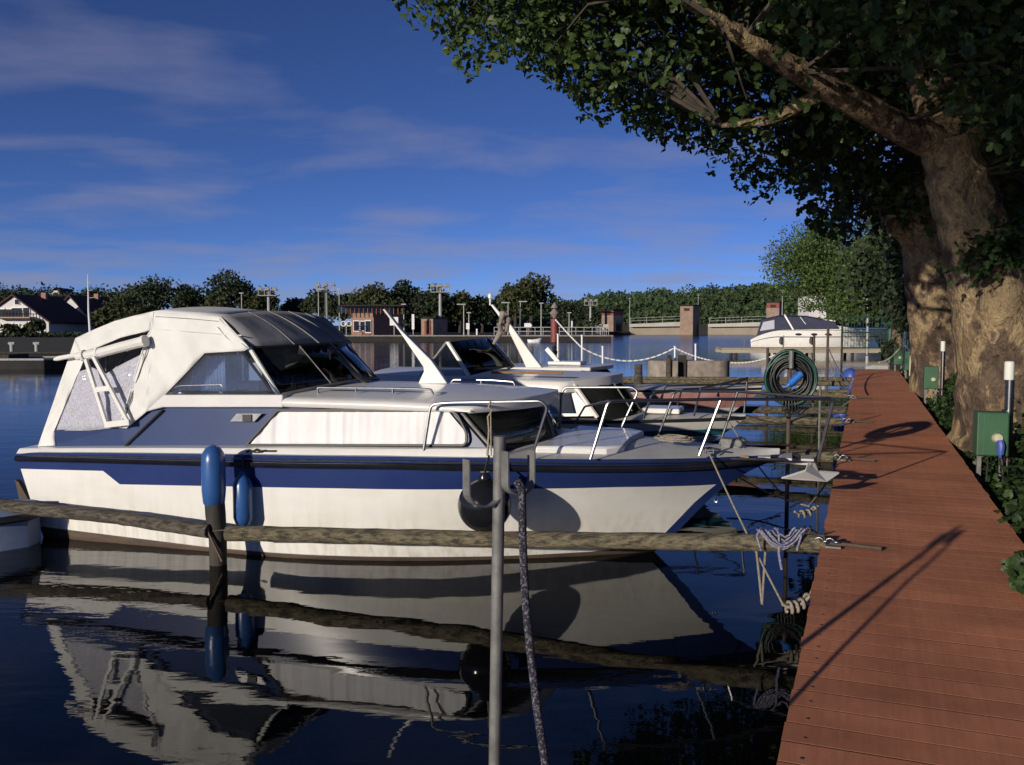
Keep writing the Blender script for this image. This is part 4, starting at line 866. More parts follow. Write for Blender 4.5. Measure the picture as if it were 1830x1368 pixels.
# covered dinghy at the left edge
T = thing('dinghy', 'small dinghy under a blue grey cover at the left edge behind the boom', 'dinghy', (-5.15, 7.75, 0))
m = MB(); rows = []
for k, (dx, hw) in enumerate(((-1.8, .6), (-.8, .62), (.0, .52), (.45, .34), (.66, .10))):
    rows.append([Vector((-5.0 + dx, 8.15 + hw * v - .1 * dx, z)) for v, z in ((-1, -.1), (-1.04, .12), (-1.0, .27), (-.6, .36), (0, .41), (.6, .36), (1.0, .27), (1.04, .12), (1, -.1))])
m.grid(rows); m.quad(*rows[-1]); m.build('cover', M_['tarp'], T)
m = MB(); m.tube([r[2] for r in rows] + [r[6] for r in rows][::-1], .035, 7); m.build('rim', M_['rubber'], T)

# ---- ropes at the boom end and from the bow
def rope(pts, r_, ma, label, name='mooring_line', sg=None):
    m = MB()
    for P in pts: m.tube(P, r_, 6)
    return tag(m.build(name, M_[ma], angle=80), label, 'rope')
rope([sag(B1(1268, 812, -.42), at(1400, 1082, 5.75), .02)], .008, 'rope', 'thin pale mooring line running from the navy bow down to the spring rope')
def spring(a, b_, label, turns=5):
    P = sag(a, b_, .05, 60); m = MB(); m.tube(P[::6], .012, 6)
    Q = [P[i] + Vector((0, .035 * cos(i / 60 * turns * 2 * pi), .035 * sin(i / 60 * turns * 2 * pi))) for i in range(8, 53)]; m.tube(Q, .011, 6)
    tag(m.build('spring_rope', M_['rope'], angle=80), label, 'rope')
pe = pier(6.0, .02, DECK - .02)
spring(at(1398, 1080, 5.75), at(1450, 1062, 5.75), 'coiled spring rope hanging low over the water below the nearest boom end')
rope([[at(1448, 1064, 5.75), at(1476, 1000, 5.9), pe]], .011, 'rope', 'pale rope from the low coiled spring up to the pier edge by the nearest boom')
rope([sag(at(1352, 985, 6.2), at(1362, 1080, 5.9), -.0, 6) + sag(at(1362, 1080, 5.9), at(1368, 985, 6.2), 0, 6)], .009, 'rope', 'loop of rope dangling under the nearest boom', 'rope_loop')
m = MB(); bm_d = (bmR - bmP).normalized(); c0 = at(1362, 968, 6.16)
for k in range(9):
    x0, x1 = 1352 + 4 * k, 1445 - 3 * k; y0 = 944 + random.uniform(-3, 6); P = [at(x0 + (x1 - x0) * i / 10, y0 + (38 - 2.5 * k) * sin(pi * i / 10) + random.uniform(-2, 2), 6.03 - .02 * (k % 3)) for i in range(11)]; m.tube(P, .0075, 5)
for k in range(3): m.tube([at(1360 + 30 * k, 945, 6.1), at(1352 + 40 * k, 958, 5.98), at(1360 + 32 * k, 984, 6.04)], .008, 5)
m.tube([at(1393, 970, 6.0), at(1392, 990, 6.0), at(1397, 1018, 6.0)], .01, 6)
tag(m.build('rope_bundle', M_['rope_blue'], angle=80), 'tangle of blue grey rope slung over the nearest boom end', 'rope')
def shackle(y, label, sc=1):
    T = thing('pier_shackle', label, 'shackle', pier(y, .04, DECK + .01), group='shackles holding the booms to the pier'); c = pier(y, .04, DECK + .03); m = MB()
    for k in range(4):
        o = c - PN * (.05 - .035 * k) + Vector((0, 0, .012 * (k % 2))); a = Vector((.0, .03 * (k % 2), .03 * ((k + 1) % 2))); m.tube([o + PN * .03 * cos(t) + a / .03 * .03 * sin(t) for t in np.linspace(0, 2 * pi, 12)], .008, 5, caps=False)
    m.build('chain', M_['chrome'], T, angle=80)
    m = MB(); m.tube([c + PN * .02, c + PN * .34 + Vector((0, 0, -.012))], .014, 8); m.build('pin', M_['iron'], T)
    m = MB(); m.box(c + PN * .04 - Vector((0, 0, .018)), (.12, .10, .012), Matrix.Rotation(atan2(PD.y, PD.x), 3, 'Z')); m.build('plate', M_['galv'], T, smooth=False)
for y, lb in ((6.0, 'shackle and pin at the nearest boom end on the pier edge'), (9.85, 'shackle and pin beside the hose wheel on the pier edge'), (13.65, 'shackle at the third boom on the pier edge'), (18.1, 'shackle farther along the pier edge, fourth from the camera')): shackle(y, lb)
rope([sag(pier(9.8, .02, DECK), at(1445, 905, 9.0), .03), sag(at(1300, 840, 10.5), at(1445, 905, 9.0), .05)], .009, 'rope', 'pale spring line drooping between pier and bow anchor')
spring(at(1420, 915, 8.9), at(1462, 905, 9.1), 'coiled spring rope hanging past the bow anchor', 4)
rope([sag(b2.B(1332, 742, 0), pier(13.6, .0, DECK), .1)], .009, 'rope', 'thin line from the bow of the teal striped boat to the pier')
rope([sag(b2.B(1300, 748, -.3), at(1395, 880, 9.9), .06)], .009, 'rope', 'thin line from the teal striped boat down to the second boom')
# ---- hose wheel on its post
hc_ = Vector((2.93, 9.45, 1.44)); T = thing('hose_reel', 'thick coil of green and black hose hung on a post beside the pier', 'hose', (2.93, 9.5, -.3))
view = (O - hc_).normalized(); ax = Vector((view.x, view.y, 0)).normalized(); sd = Vector((0, 0, 1)).cross(ax)
for nm, ma, lo, hi, cnt in (('green_hose', 'hose_green', .225, .268, 12), ('black_hose', 'hose_black', .13, .225, 18)):
    m = MB()
    for k in range(cnt):
        r_ = random.uniform(lo, hi); o = ax * random.uniform(-.08, .08); ph = random.uniform(0, 6); sq = random.uniform(1.0, 1.16); sh_ = Vector((0, 0, random.uniform(-.07, .0)))
        m.tube([hc_ + o + sh_ + sd * r_ * cos(t) + Vector((0, 0, r_ * sin(t) * sq + .008 * sin(3 * t + ph))) for t in np.linspace(0, 2 * pi, 33)], .0125, 6, caps=False)
    m.build(nm, M_[ma], T, angle=80)
m = MB(); m.tube([Vector((2.93, 9.5, -.5)), Vector((2.93, 9.5, 1.72))], .022, 10); m.build('post', M_['iron'], T)
m = MB(); m.tube([hc_ + ax * -.1 + Vector((0, 0, .2)), hc_ + ax * .12 + Vector((0, 0, .2))], .03, 8); m.tube([hc_ + ax * .13 + Vector((0, 0, .28)), hc_ + ax * .13 + Vector((.0, 0, .1))], .025, 8); m.build('hanger', M_['galv'], T)
m = MB(); a, b_ = at(1405, 692, 9.28), at(1432, 668, 9.28); m.tube([a, a.lerp(b_, .2), a.lerp(b_, .25), b_], [.014, .02, .036, .036], 12); m.build('nozzle', M_['nozzle'], T)
m = MB()
for k in range(6): m.tube([at(1400 + 5 * k, 708 + 3 * k % 7, 9.4), at(1398 + 6 * k, 735 + 4 * (k % 3), 9.35), at(1420 + 5 * k, 728, 9.4)], .011, 6)
m.build('hose_end', M_['hose_black'], T, angle=80)
# ---- concrete dolphin with its white posts and garland
T = thing('concrete_dolphin', 'weathered round-ended concrete mooring dolphin standing in the basin', 'dolphin', at(1230, 690, 28.6) * 1)
c = at(1230, 690, 28.8); zt = at(1230, 644, 28.8).z
m = MB(); P = []
for t in np.linspace(-pi / 2, pi / 2, 12): P.append((c.x + .75 + .55 * cos(t), c.y + .55 * sin(t)))
for t in np.linspace(pi / 2, 3 * pi / 2, 12): P.append((c.x - .75 + .55 * cos(t), c.y + .55 * sin(t)))
m.prism([(x, y, -.6) for x, y in P], (0, 0, zt + .6)); m.build('block', M_['concrete'], T, angle=40, bevel=.02)
for px, wd in ((1196, .13), (1219, .26)):
    a = at(px, 660, 28.22); m = MB(); m.box((a.x, a.y, .42), (wd, .06, 1.2)); m.build('timber_fender', M_['pole'], T, smooth=False, bevel=.01)
GP = 'white garland posts around the dolphin'
for px, y0, y1, lb in ((1040, 600, 668, 'tall white post left of the dolphin behind the cabin roofs'), (1077, 620, 668, 'short white post left of the dolphin, where the garland drops'), (1078 + 128, 620, 650, 'white post on the middle of the concrete dolphin'), (1243, 616, 652, 'white post on the right part of the concrete dolphin'), (997, 598, 668, 'white post beside the red beacon')):
    a, b_ = at(px, y0, 28.6), at(px, y1, 28.6); m = MB(); m.tube([Vector((b_.x, b_.y, -.3 if px < 1150 else b_.z - .05)), a], .028, 8); m.tube([a, a + Vector((0, 0, .02))], .045, 8); tag(m.build('white_post', M_['signwhite']), lb, 'post', GP)
def garland(pts, label):
    m = MB(); P = []
    for a, b_, s_ in pts: P += sag(a, b_, s_, 16)
    for i, p in enumerate(P):
        if i % 1 == 0 and i + 1 < len(P): m.tube([p, p.lerp(P[i + 1], .62)], .028, 6)
    m.tube(P, .012, 5); tag(m.build('rope_garland', M_['signwhite'], angle=80), label, 'garland')
garland([(at(993, 572, 30), at(1040, 622, 28.6), 0.02), (at(1040, 622, 28.6), at(1206, 622, 28.6), .42), (at(1206, 622, 28.6), at(1300, 648, 28.6), .1), (at(1300, 648, 28.6), at(1400, 628, 28.6), .14)], 'white garland strung from the red beacon across the dolphin posts')
for px, y0, y1, Y, w_, lb in ((1141, 652, 715, 16.4, .17, 'brown timber piling left of the concrete dolphin'), (1195, 640, 700, 27.6, .2, 'dark timber piling at the left half of the dolphin')):
    a, b_ = at(px, y0, Y), at(px, y1, Y); m = MB(); m.tube([Vector((b_.x, b_.y, -.5)), b_, a], [w_ / 2 * 1.1, w_ / 2, w_ / 2 * .85], 10); tag(m.build('timber_piling', M_['wood'], angle=50), lb, 'piling')
# red beacon
a = at(991, 612, 45); T = thing('river_beacon', 'red river beacon with a grey topmark standing out of the water', 'beacon', (a.x, a.y, -.5))
m = MB(); m.tube([Vector((a.x, a.y, -.5)), a], .09, 8); m.build('pile', M_['pole'], T)
m = MB(); m.lathe(a, [(.2, 0), (.2, 1.15), (.1, 1.2)], 14); m.build('red_body', M_['red'], T)
m = MB(); m.lathe(a + Vector((0, 0, 1.18)), [(.05, 0), (.26, .25), (.05, .5), (.2, .52), (.05, .78), (.02, .8)], 10); m.build('topmark', M_['flaggrey'], T)

# ---- far jetty, gate, lamp post
T = thing('jetty', 'low beige jetty on piles in front of the big sports cruiser', 'jetty', at(1420, 640, 54))
a, b_ = at(1284, 628, 54), at(1600, 632, 54); zt = .55
n_ = int((b_.x - a.x) / .6); pl = None
for k in range(n_):
    x = a.x + .6 * k + .3; m = MB(); m.box((x, 54, zt), (.57, 1.6, .06))
    if pl is None: pl = m.build('plank', M_['sand'], T, smooth=False); x0 = x
    else:
        o = pl.copy(); COL.objects.link(o); o.location.x += x - x0
m = MB(); m.box(((a.x + b_.x) / 2, 53.25, zt - .16), (b_.x - a.x, .12, .22)); m.box(((a.x + b_.x) / 2, 54.75, zt - .16), (b_.x - a.x, .12, .22)); m.build('girder', M_['sand'], T, smooth=False)
for k in range(5):
    x = a.x + .9 + k * 2.3
    for yy in (53.4, 54.6):
        m = MB(); m.tube([(x, yy, -.6), (x, yy, zt - .2)], .1, 8); m.build('pile', M_['pole'], T)
for k, (x, h) in enumerate(((1400, 600), (1455, 600), (1330, 604))):
    c = at(x, 622, 53.6); m = MB(); m.tube([Vector((c.x, 53.6, zt)), Vector((c.x, 53.6, at(x, h, 53.6).z))], .035, 6); m.build('mooring_post', M_['galv'], T)
GY = 44; zg = at(1505, 652, GY).z
T = thing('steel_gate', 'green painted steel gate and fence across the jetty entrance', 'gate', at(1545, 652, GY)); ztop, zbot = at(1505, 567, GY).z, at(1505, 622, GY).z
xa, xb = at(1505, 600, GY).x, at(1590, 600, GY).x
for x, r_, ma, z0 in ((xa, .055, 'pole', -.5), (xb, .10, 'teal', .1)):
    m = MB(); m.tube([(x, GY, z0), (x, GY, ztop if x == xa else at(1590, 585, GY).z)], r_, 8); m.build('post', M_[ma], T)
for z in (ztop, (ztop + zbot) / 2, zbot):
    m = MB(); m.tube([(xa, GY, z), (xb, GY, z)], .035, 6); m.build('rail', M_['teal'], T)
for k in range(1, 16):
    x = xa + (xb - xa) * k / 16; m = MB(); m.tube([(x, GY, zbot), (x, GY, ztop)], .014, 4); m.build('bar', M_['teal'], T)
c = at(1583, 574, GY); m = MB(); m.box((c.x, GY - .15, c.z), (.40, .3, .36)); m.build('lock_box', M_['teal'], T, smooth=False, bevel=.02)
c = at(1550, 622, 45.5); m = MB(); m.tube([Vector((c.x, 45.5, 0)), at(1550, 566, 45.5)], .07, 8); m.tube([at(1550, 566, 45.5), at(1549, 498, 45.5)], .04, 8); m.tube([at(1549, 520, 45.5), at(1557, 512, 45.5)], .03, 6); tag(m.build('jetty_lamp_post', M_['lampgrey']), 'slim grey post rising behind the green gate', 'post')
# wire fence along the far bank edge
T = thing('wire_fence', 'green wire fence on the bank beyond the pier end', 'fence', pier(44, 1.8, .8))
for k in range(7):
    c = pier(31 + 2.2 * k, 2.0, .5); m = MB(); m.tube([c, c + Vector((0, 0, 1.5))], .03, 6); m.build('post', M_['teal'], T)
for z in (.5, 1.0, 1.45):
    m = MB(); m.tube([pier(31, 2.0, .5 + z), pier(44.2, 2.0, .5 + z)], .016, 5); m.build('wire', M_['teal'], T)
# ---- power pedestals with their light tubes
def pedestal(Y, px, w_, ytop, ybot, tube, label, tubelabel):
    c = at(px, ytop, Y); zt, zb = c.z, at(px, ybot, Y).z; rot = Matrix.Rotation(-.30, 3, 'Z')
    T = thing('power_pedestal', label, 'power box', (c.x, Y, .2), group='green power boxes along the pier')
    m = MB(); m.box((c.x, Y, (zt + zb) / 2), (w_, w_ * .75, zt - zb), rot); m.build('box', M_['green'], T, smooth=False, bevel=.012)
    m = MB(); m.box(Vector((c.x, Y, (zt + zb) / 2)) + rot @ Vector((w_ * .08, -w_ * .385, 0)), (w_ * .76, .012, (zt - zb) * .95), rot); dr_ = m.build('door', M_['green'], T, smooth=False, bevel=.004)
    s0 = Vector((c.x, Y, zb + (zt - zb) * .42)) + rot @ Vector((w_ * .12, -w_ * .40, 0)); k = w_ / .32
    m = MB(); m.lathe(s0, [(.055 * k, -.01), (.055 * k, .03 * k), (.045 * k, .06 * k), (.02, .065 * k)], 12, axis=Vector((-.2, -1, .1))); m.build('socket', M_['beige'], T)
    if w_ > .25 and Y < 12:
        p = s0 + Vector((0, -.06, -.02)); m = MB(); m.tube([p, p + Vector((0, -.02, -.05)), p + Vector((0, -.015, -.14))], [.036, .04, .034], 10); m.tube([p + Vector((0, -.015, -.14)), p + Vector((0, -.01, -.17))], .015, 8); m.build('plug', M_['plugblue'], T)
        m = MB(); m.tube([p + Vector((0, -.01, -.17)), p + Vector((.03, 0, -.35)), p + Vector((.10, 0, -.5))], .011, 6); m.tube([p + Vector((-.12, 0, -.2)), p + Vector((-.16, -.05, -.5))], .009, 6); m.build('cable', M_['rubber'], T)
    for sx in (-.35, .35):
        m = MB(); m.box(Vector((c.x, Y, (zb + .1) / 2)) + rot @ Vector((w_ * sx, 0, 0)), (.04, .04, zb - .1), rot); m.build('leg', M_['galv'], T, smooth=False)
    tx, ty0, ty1, ty2, r_ = tube
    p0, p1, p2 = at(tx, ty2, Y + .05), at(tx, ty1, Y + .05), at(tx, ty0, Y + .05)
    L_ = thing('bollard_light', tubelabel, 'light', (p0.x, p0.y, .2), group='bollard lights along the pier')
    m = MB(); m.lathe(Vector((p0.x, p0.y, .1)), [(r_ * .95, 0), (r_ * .95, p0.z - .1), (r_ * 1.5, p0.z - .1), (r_ * 1.5, p0.z - .085), (r_ * .95, p0.z - .08), (r_ * .95, p1.z - .1)], 16); m.build('post', M_['steel'], L_, angle=40)
    m = MB(); m.lathe(p1, [(r_, 0), (r_ * 1.03, .01), (r_ * 1.03, p2.z - p1.z - .01), (r_ * .8, p2.z - p1.z)], 16); m.build('lamp_tube', M_['lampwhite'], L_, angle=40)
    return T
pedestal(9.4, 1772, .30, 736, 813, (1803, 646, 679, 735, .047), 'green power box with a blue plug, nearest the camera', 'bollard light with white top above the nearest green power box')
pedestal(18, 1664, .26, 655, 695, (1685, 610, 628, 654, .043), 'green power box second from the camera, before the second plane trunk', 'bollard light beside the second green power box')
pedestal(25.5, 1626, .26, 628, 662, (1639, 596, 610, 627, .042), 'green power box third from the camera with a white cable over it', 'bollard light at the foot of the second plane trunk, right of the third power box')
pedestal(28.5, 1606, .26, 622, 652, (1618, 592, 604, 618, .042), 'green power box farthest from the camera at the pier end', 'farthest bollard light at the pier end')
rope([sag(at(1571, 648, 27), at(1612, 617, 27.5), .12) + [at(1619, 618, 27), at(1628, 632, 25.2), at(1627, 640, 25.1), at(1626, 672, 25.0)]], .025, 'beige', 'pale cable looped over the far power boxes', 'power_cable')
for (px, py, Y, sz, lb) in ((1570, 656, 27.5, (.55, .3, .12), 'flat white box lying at the pier end'), (1556, 656, 28, (.35, .25, .1), 'small pale bundle lying at the pier end left of the box')):
    c = onz(px, py + 4, DECK); m = MB(); m.box((c.x, c.y, DECK + sz[2] / 2), sz, Matrix.Rotation(-.2, 3, 'Z')); m.box((c.x + .02, c.y, DECK + sz[2] + .012), (sz[0] * .9, sz[1] * .8, .02), Matrix.Rotation(-.23, 3, 'Z')); tag(m.build('storage_box', M_['lampgrey'], smooth=False, bevel=.01), lb, 'box')
GM = 'slender poles among the berths'
for px, y0, Y, r_, lb in ((1480, 585, 24, .035, 'slender dark pole left of the pier end with a rope tied to it'), (1455, 600, 21.5, .03, 'slender grey pole behind the hose wheel'), (1372, 622, 25, .04, 'pole left of the hose wheel with the garland end'), (1466, 690, 12.5, .018, 'thin pale rod standing between hose wheel and pier')):
    a = at(px, y0, Y); m = MB(); m.tube([Vector((a.x + .02, a.y, -.6)), Vector((a.x, a.y, .5)), a], r_, 7); tag(m.build('mooring_pole', M_['iron' if r_ > .02 else 'galv']), lb, 'pole', GM)
for k, (a, b_, sg_, lb) in enumerate(((at(1480, 640, 24), pier(24.5, 0, DECK), .5, 'slack line from the slender dark pole to the pier end'), (at(1455, 640, 21.5), at(1380, 690, 17), .3, 'slack line from the grey pole towards the pink striped boat'), (b3.B(1384, 706, 0), pier(17.4, 0, DECK), .3, 'line from the pink striped bow to the pier'), (at(1480, 620, 24), at(1520, 690, 18), .1, 'straight line falling from the slender dark pole'))):
    rope([sag(a, b_, sg_)], .014, 'rope_blue' if k % 2 else 'rope', lb)
for y_, L_, zz, lb in ((11.6, 2.2, .30, 'short low boom hidden behind the bow of the navy cruiser'), (16.6, 3.5, .42, 'short boom between the pink striped boat and the pier'), (20.2, 5, .46, 'boom near the far poles'), (25.0, 7, .46, 'last boom before the pier end')):
    e = pier(y_, -.05, zz); log([e - PN * L_ - Vector((0, .2, .12)), e], .06, 'mosswood' if y_ > 16 else 'wood', 'mooring_boom', lb, 'boom', GB)
c = at(1520, 648, 31.5); m = MB(); P_ = []
for k in range(6): P_.append([Vector((c.x + .26 * cos(t) * (1, 1.02, .95, .8, .5, .05)[k] + .03 * sin(3 * t + k), 31.5 + .3 * sin(t) * (1, 1.02, .95, .8, .5, .05)[k], (-.1, .10, .22, .33, .40, .42)[k] + .03 * sin(4 * t + 2 * k))) for t in np.linspace(0, 2 * pi, 15)[:-1]])
m.grid(P_, close=True); tag(m.build('tarp_bundle', M_['plugblue'], angle=70), 'blue tarpaulin bundle by the water at the pier end', 'tarpaulin')
# blue bucket at the pier edge
c = pier(14.6, -.1, .25); m = MB(); m.lathe(c, [(.09, 0), (.11, .25), (.115, .27), (.1, .27), (.085, .02)], 14); tag(m.build('bucket', M_['plugblue']), 'small blue bucket hanging at the pier edge', 'bucket')
# ================================================================== plane trees on the bank
def branch(mb, pts, rs, n=12, wob=.0):
    P, R = [], []
    for i in range(len(pts) - 1):
        for k in range(6):
            t = k / 6; P.append(Vector(pts[i]).lerp(Vector(pts[i + 1]), t)); R.append(rs[i] + (rs[i + 1] - rs[i]) * t)
    P.append(Vector(pts[-1])); R.append(rs[-1])
    for _ in range(2):
        P = [P[0]] + [(P[i - 1] + P[i] * 2 + P[i + 1]) / 4 for i in range(1, len(P) - 1)] + [P[-1]]
    R = [r * (1 + wob * sin(i * 2.1) * .5 + wob * random.uniform(-.6, .6)) for i, r in enumerate(R)]
    mb.tube(P, R, n)
YLOW = [(660, -40), (700, -6), (722, 35), (760, 62), (800, 112), (830, 146), (880, 134), (930, 112), (970, 150), (1010, 192), (1060, 218), (1110, 232), (1160, 254), (1200, 272), (1250, 288), (1300, 303), (1318, 350), (1340, 398), (1375, 382), (1400, 345), (1450, 310), (1500, 285), (1560, 260), (1600, 235), (1640, 190), (1700, 200), (1760, 290), (1830, 320), (2200, 420)]
def below(P, tab, pad=0):
    d = P - np.array(O)[None]; k = d @ np.array(FW); px = CX + F * d[:, 0] / k; py = CY - F * (d @ np.array(UP)) / k
    lim = np.interp(px, [a for a, _ in tab], [b for _, b in tab]); lim = lim - np.where(px < 1420, 13 * np.sin(px * .058) + 10 * np.sin(px * .131 + 1.3) + 6 * np.sin(px * .29 + .4) + 6, 0); lim[px < tab[0][0]] = -900
    return (py < lim - pad * F / k) & (k > 2.5), px, py
def clusters(c, rad, n, tab, seed, core=.35, pad=.25, ymin=7.3, clear=None):
    r = np.random.default_rng(seed); out = []
    while len(out) < n:
        q = r.normal(size=(4000, 3)); q /= np.linalg.norm(q, axis=1)[:, None]; q *= (core + (1 - core) * r.random((4000, 1)) ** .6); P = np.array(c) + q * np.array(rad)
        ok, px, py = below(P, tab, pad); ok &= P[:, 1] > ymin; ok &= P[:, 2] > 2.6
        ok &= (px < 2300) & (py > -1500)
        if clear:
            (x0, y0), (x1, y1), wd, yy = clear; t = np.clip(((px - x0) * (x1 - x0) + (py - y0) * (y1 - y0)) / ((x1 - x0) ** 2 + (y1 - y0) ** 2), 0, 1); ok &= ~((np.hypot(px - x0 - t * (x1 - x0), py - y0 - t * (y1 - y0)) < wd) & (P[:, 1] < yy))
        if not clear: pass
        s0 = np.array([9.0, 20, 2.3]); d = P - s0; tt = d @ np.array(SUN); off = d - tt[:, None] * np.array(SUN); ok &= ~((tt > 0) & ((np.hypot(off[:, 0], off[:, 1]) / 1.25) ** 2 + (off[:, 2] / 1.75) ** 2 < 1) & (r.random(len(P)) < .93))
        s0 = np.array([4.1, 11.1, 5.25]); d = P - s0; tt = d @ np.array(SUN); off = d - tt[:, None] * np.array(SUN); ok &= ~((tt > 0) & (np.linalg.norm(off, axis=1) < .55))
        out += list(P[ok])
    return np.array(out[:n])
def plane_tree(label, base, trunk_pts, trunk_rs, limbs, crown, nclus, per, lsize, tab, seed, lm, parts=0, stubs=(), pad=.25, clear=None, extra=None):
    T = thing('plane_tree', label, 'tree', base)
    m = MB(); branch(m, trunk_pts, trunk_rs, 20, .05); m.build('trunk', M_['bark'], T, angle=80)
    for pts, rs in limbs:
        m = MB(); branch(m, pts, rs, 12, .04); m.build('limb', M_['bark'], T, angle=80)
    for pts, rs in stubs:
        m = MB(); branch(m, pts, rs, 12, .06); m.build('stub', M_['bark'], T, angle=80)
    C = clusters(crown[0], crown[1], nclus, tab, seed, pad=pad, clear=clear)
    if extra is not None: C = np.vstack([C, extra])
    r = np.random.default_rng(seed + 1); b = np.array(base)
    # twigs from the limbs to a share of the leaf clusters
    nodes = [Vector(p) for pts, _ in limbs for p in pts[1:]] + [Vector(p) for p in trunk_pts[-2:]]
    m = MB()
    for c in C[: min(len(C), 420)]:
        c = Vector(c); s = min(nodes, key=lambda q: (q - c).length); md = s.lerp(c, .55) + Vector((r.normal() * .2, r.normal() * .2, .25)); m.tube([s, md, c], [.035, .02, .006], 4, caps=False)
    m.build('twigs', M_['bark_dark'], T, angle=80, kind='stuff')
    i = np.repeat(np.arange(len(C)), per); g = r.normal(size=(len(i), 3)) * np.array([.34, .34, .20]); P = C[i] + g; P[:, 2] -= .25 * (g[:, 0] ** 2 + g[:, 1] ** 2)
    ok, px, py = below(P, tab, .02); P, px, py = P[ok], px[ok], py[ok]
    S = lsize * (.5 + .95 * r.random(len(P)) ** 1.3); fr = frames(len(P), .65, 1.1)
    if parts:
        d = np.linalg.norm(P - np.array(O), axis=1); lim = np.interp(px, [a for a, _ in tab], [q for _, q in tab])
        key = (lim - py) + 12 * d + 500 * ((px < 690) | (px > 1700) | (py < 5)); idx = np.argsort(key)[:parts]
        me = leaves('leaf', np.zeros((1, 3)), np.array([1.0]), [lm], fr=(np.array([[1., 0, 0]]), np.array([[0, 1., 0]]), np.array([[0, 0, 1.]])))
        for j in idx:
            o = bpy.data.objects.new('leaf', me); COL.objects.link(o); o.parent = T; WM[o] = WM[T]
            X, Tt, Z = fr[0][j], fr[1][j], fr[2][j]; s = S[j]; p = P[j] - b
            o.matrix_local = Matrix(((X[0] * s, Tt[0] * s, Z[0] * s, p[0]), (X[1] * s, Tt[1] * s, Z[1] * s, p[1]), (X[2] * s, Tt[2] * s, Z[2] * s, p[2]), (0, 0, 0, 1)))
        keep = np.ones(len(P), bool); keep[idx] = False; P, S, fr = P[keep], S[keep], tuple(a[keep] for a in fr)
    me = leaves('crown', P - b, S, [lm], fr=fr); link_mesh('crown', me, T, 'stuff'); return T
YT = 11.6
def q(px, py, y=YT): return at(px, py, y)
base1 = onz(1800, 800, .45); base1 = Vector((q(1796, 790).x, YT, .35))
tr1 = [base1 - Vector((0, 0, .3)), q(1800, 760), q(1793, 640), q(1770, 520), q(1742, 420), q(1712, 320), q(1695, 250)]
plane_tree('huge old plane tree with peeling bark leaning over the pier', base1, tr1, [.84, .64, .54, .49, .42, .37, .33],
    [([q(1690, 262), q(1600, 225, 11.4), q(1520, 180, 11.1), q(1430, 130, 10.7), q(1330, 70, 10.3), q(1200, -20, 9.8), q(1000, -120, 9.2)], [.24, .19, .165, .14, .10, .07, .04]),
     ([q(1700, 250), q(1670, 130, 11.7), q(1655, 20, 11.9), q(1600, -160, 12.2), q(1560, -400, 12.6)], [.30, .22, .18, .14, .06]),
     ([q(1660, 200, 11.7), q(1610, 60, 12.3), q(1560, -60, 12.8)], [.16, .11, .06]),
     ([q(1720, 260), q(1770, 120, 11.3), q(1860, -60, 10.6)], [.26, .2, .1]),
     ([q(1480, 160, 11.0), q(1380, 215, 11.4), q(1290, 225, 11.8)], [.09, .07, .03])],
    ((5.4, 11.2, 8.2), (7.6, 7.2, 6.0)), 2500, 74, .104, YLOW, 11, M_['leaf'], 300, clear=((1425, 125), (1690, 275), 105, 12.3),
    stubs=[([q(1800, 770, 11.55), q(1800, 640, 11.42), q(1794, 540, 11.22), q(1786, 470, 11.2), q(1781, 450, 11.22)], [.36, .36, .33, .25, .20])])
Y2 = [(1380, 250), (1420, 360), (1450, 410), (1500, 440), (1560, 440), (1600, 400), (1625, 420), (1700, 430), (1760, 470), (2300, 560)]
def q2(px, py, y=20.0): return at(px, py, y)
base2 = Vector((q2(1685, 660).x, 20, .5))
plane_tree('second plane tree with mottled pale bark behind the big one', base2, [base2 - Vector((0, 0, .3)), q2(1682, 640), q2(1668, 560), q2(1656, 480), q2(1650, 430), q2(1652, 380), q2(1660, 300)], [.72, .60, .53, .47, .45, .40, .3],
    [([q2(1655, 400), q2(1640, 300), q2(1600, 200), q2(1520, 60)], [.3, .22, .17, .08]), ([q2(1660, 320), q2(1700, 180), q2(1760, 20)], [.28, .2, .1])],
    ((9.0, 20.5, 8.2), (6.3, 5.5, 5.2)), 1100, 30, .17, Y2, 21, M_['leaf'], 0,
    stubs=[([q2(1640, 440), q2(1606, 412, 19.8), q2(1584, 394, 19.6)], [.26, .17, .15])])
# unseen plane tree added behind the camera, shaped to shade the big crown
bb = pier(-11.5, 2.2, -.1)
r = np.random.default_rng(77); CC = np.array([bb.x - 2.3, bb.y, 12.8]) ; qq = r.normal(size=(4200, 3)); qq /= np.linalg.norm(qq, axis=1)[:, None]; qq *= (.3 + .7 * r.random((4200, 1)) ** .6); CC = CC + qq * np.array([9.2, 7.0, 6.0]); CC = CC[CC[:, 2] > 7.3 + .22 * np.abs(CC[:, 0] - bb.x)]
d_ = CC - np.array([4.1, 11.1, 5.25]); tt_ = d_ @ np.array(SUN); CC = CC[np.linalg.norm(d_ - tt_[:, None] * np.array(SUN), axis=1) > 1.0]  # gap cut in the added crown along the sun line to light the limb
T = thing('plane_tree', 'unseen plane tree of the bank row behind the viewpoint, added for its shade', 'tree', bb)
m = MB(); branch(m, [bb - Vector((0, 0, .3)), bb + Vector((-.1, 0, 3)), bb + Vector((-.5, .3, 7)), bb + Vector((-1.2, .2, 12))], [.7, .5, .42, .2], 16, .05); m.build('trunk', M_['bark'], T)
i_ = np.repeat(np.arange(len(CC)), 14); PB = CC[i_] + r.normal(size=(len(i_), 3)) * np.array([.5, .5, .35])
link_mesh('crown', leaves('crown', PB - np.array(bb), .30 * (.7 + .5 * r.random(len(PB))), [M_['leaf']], QV, QF), T, 'stuff')
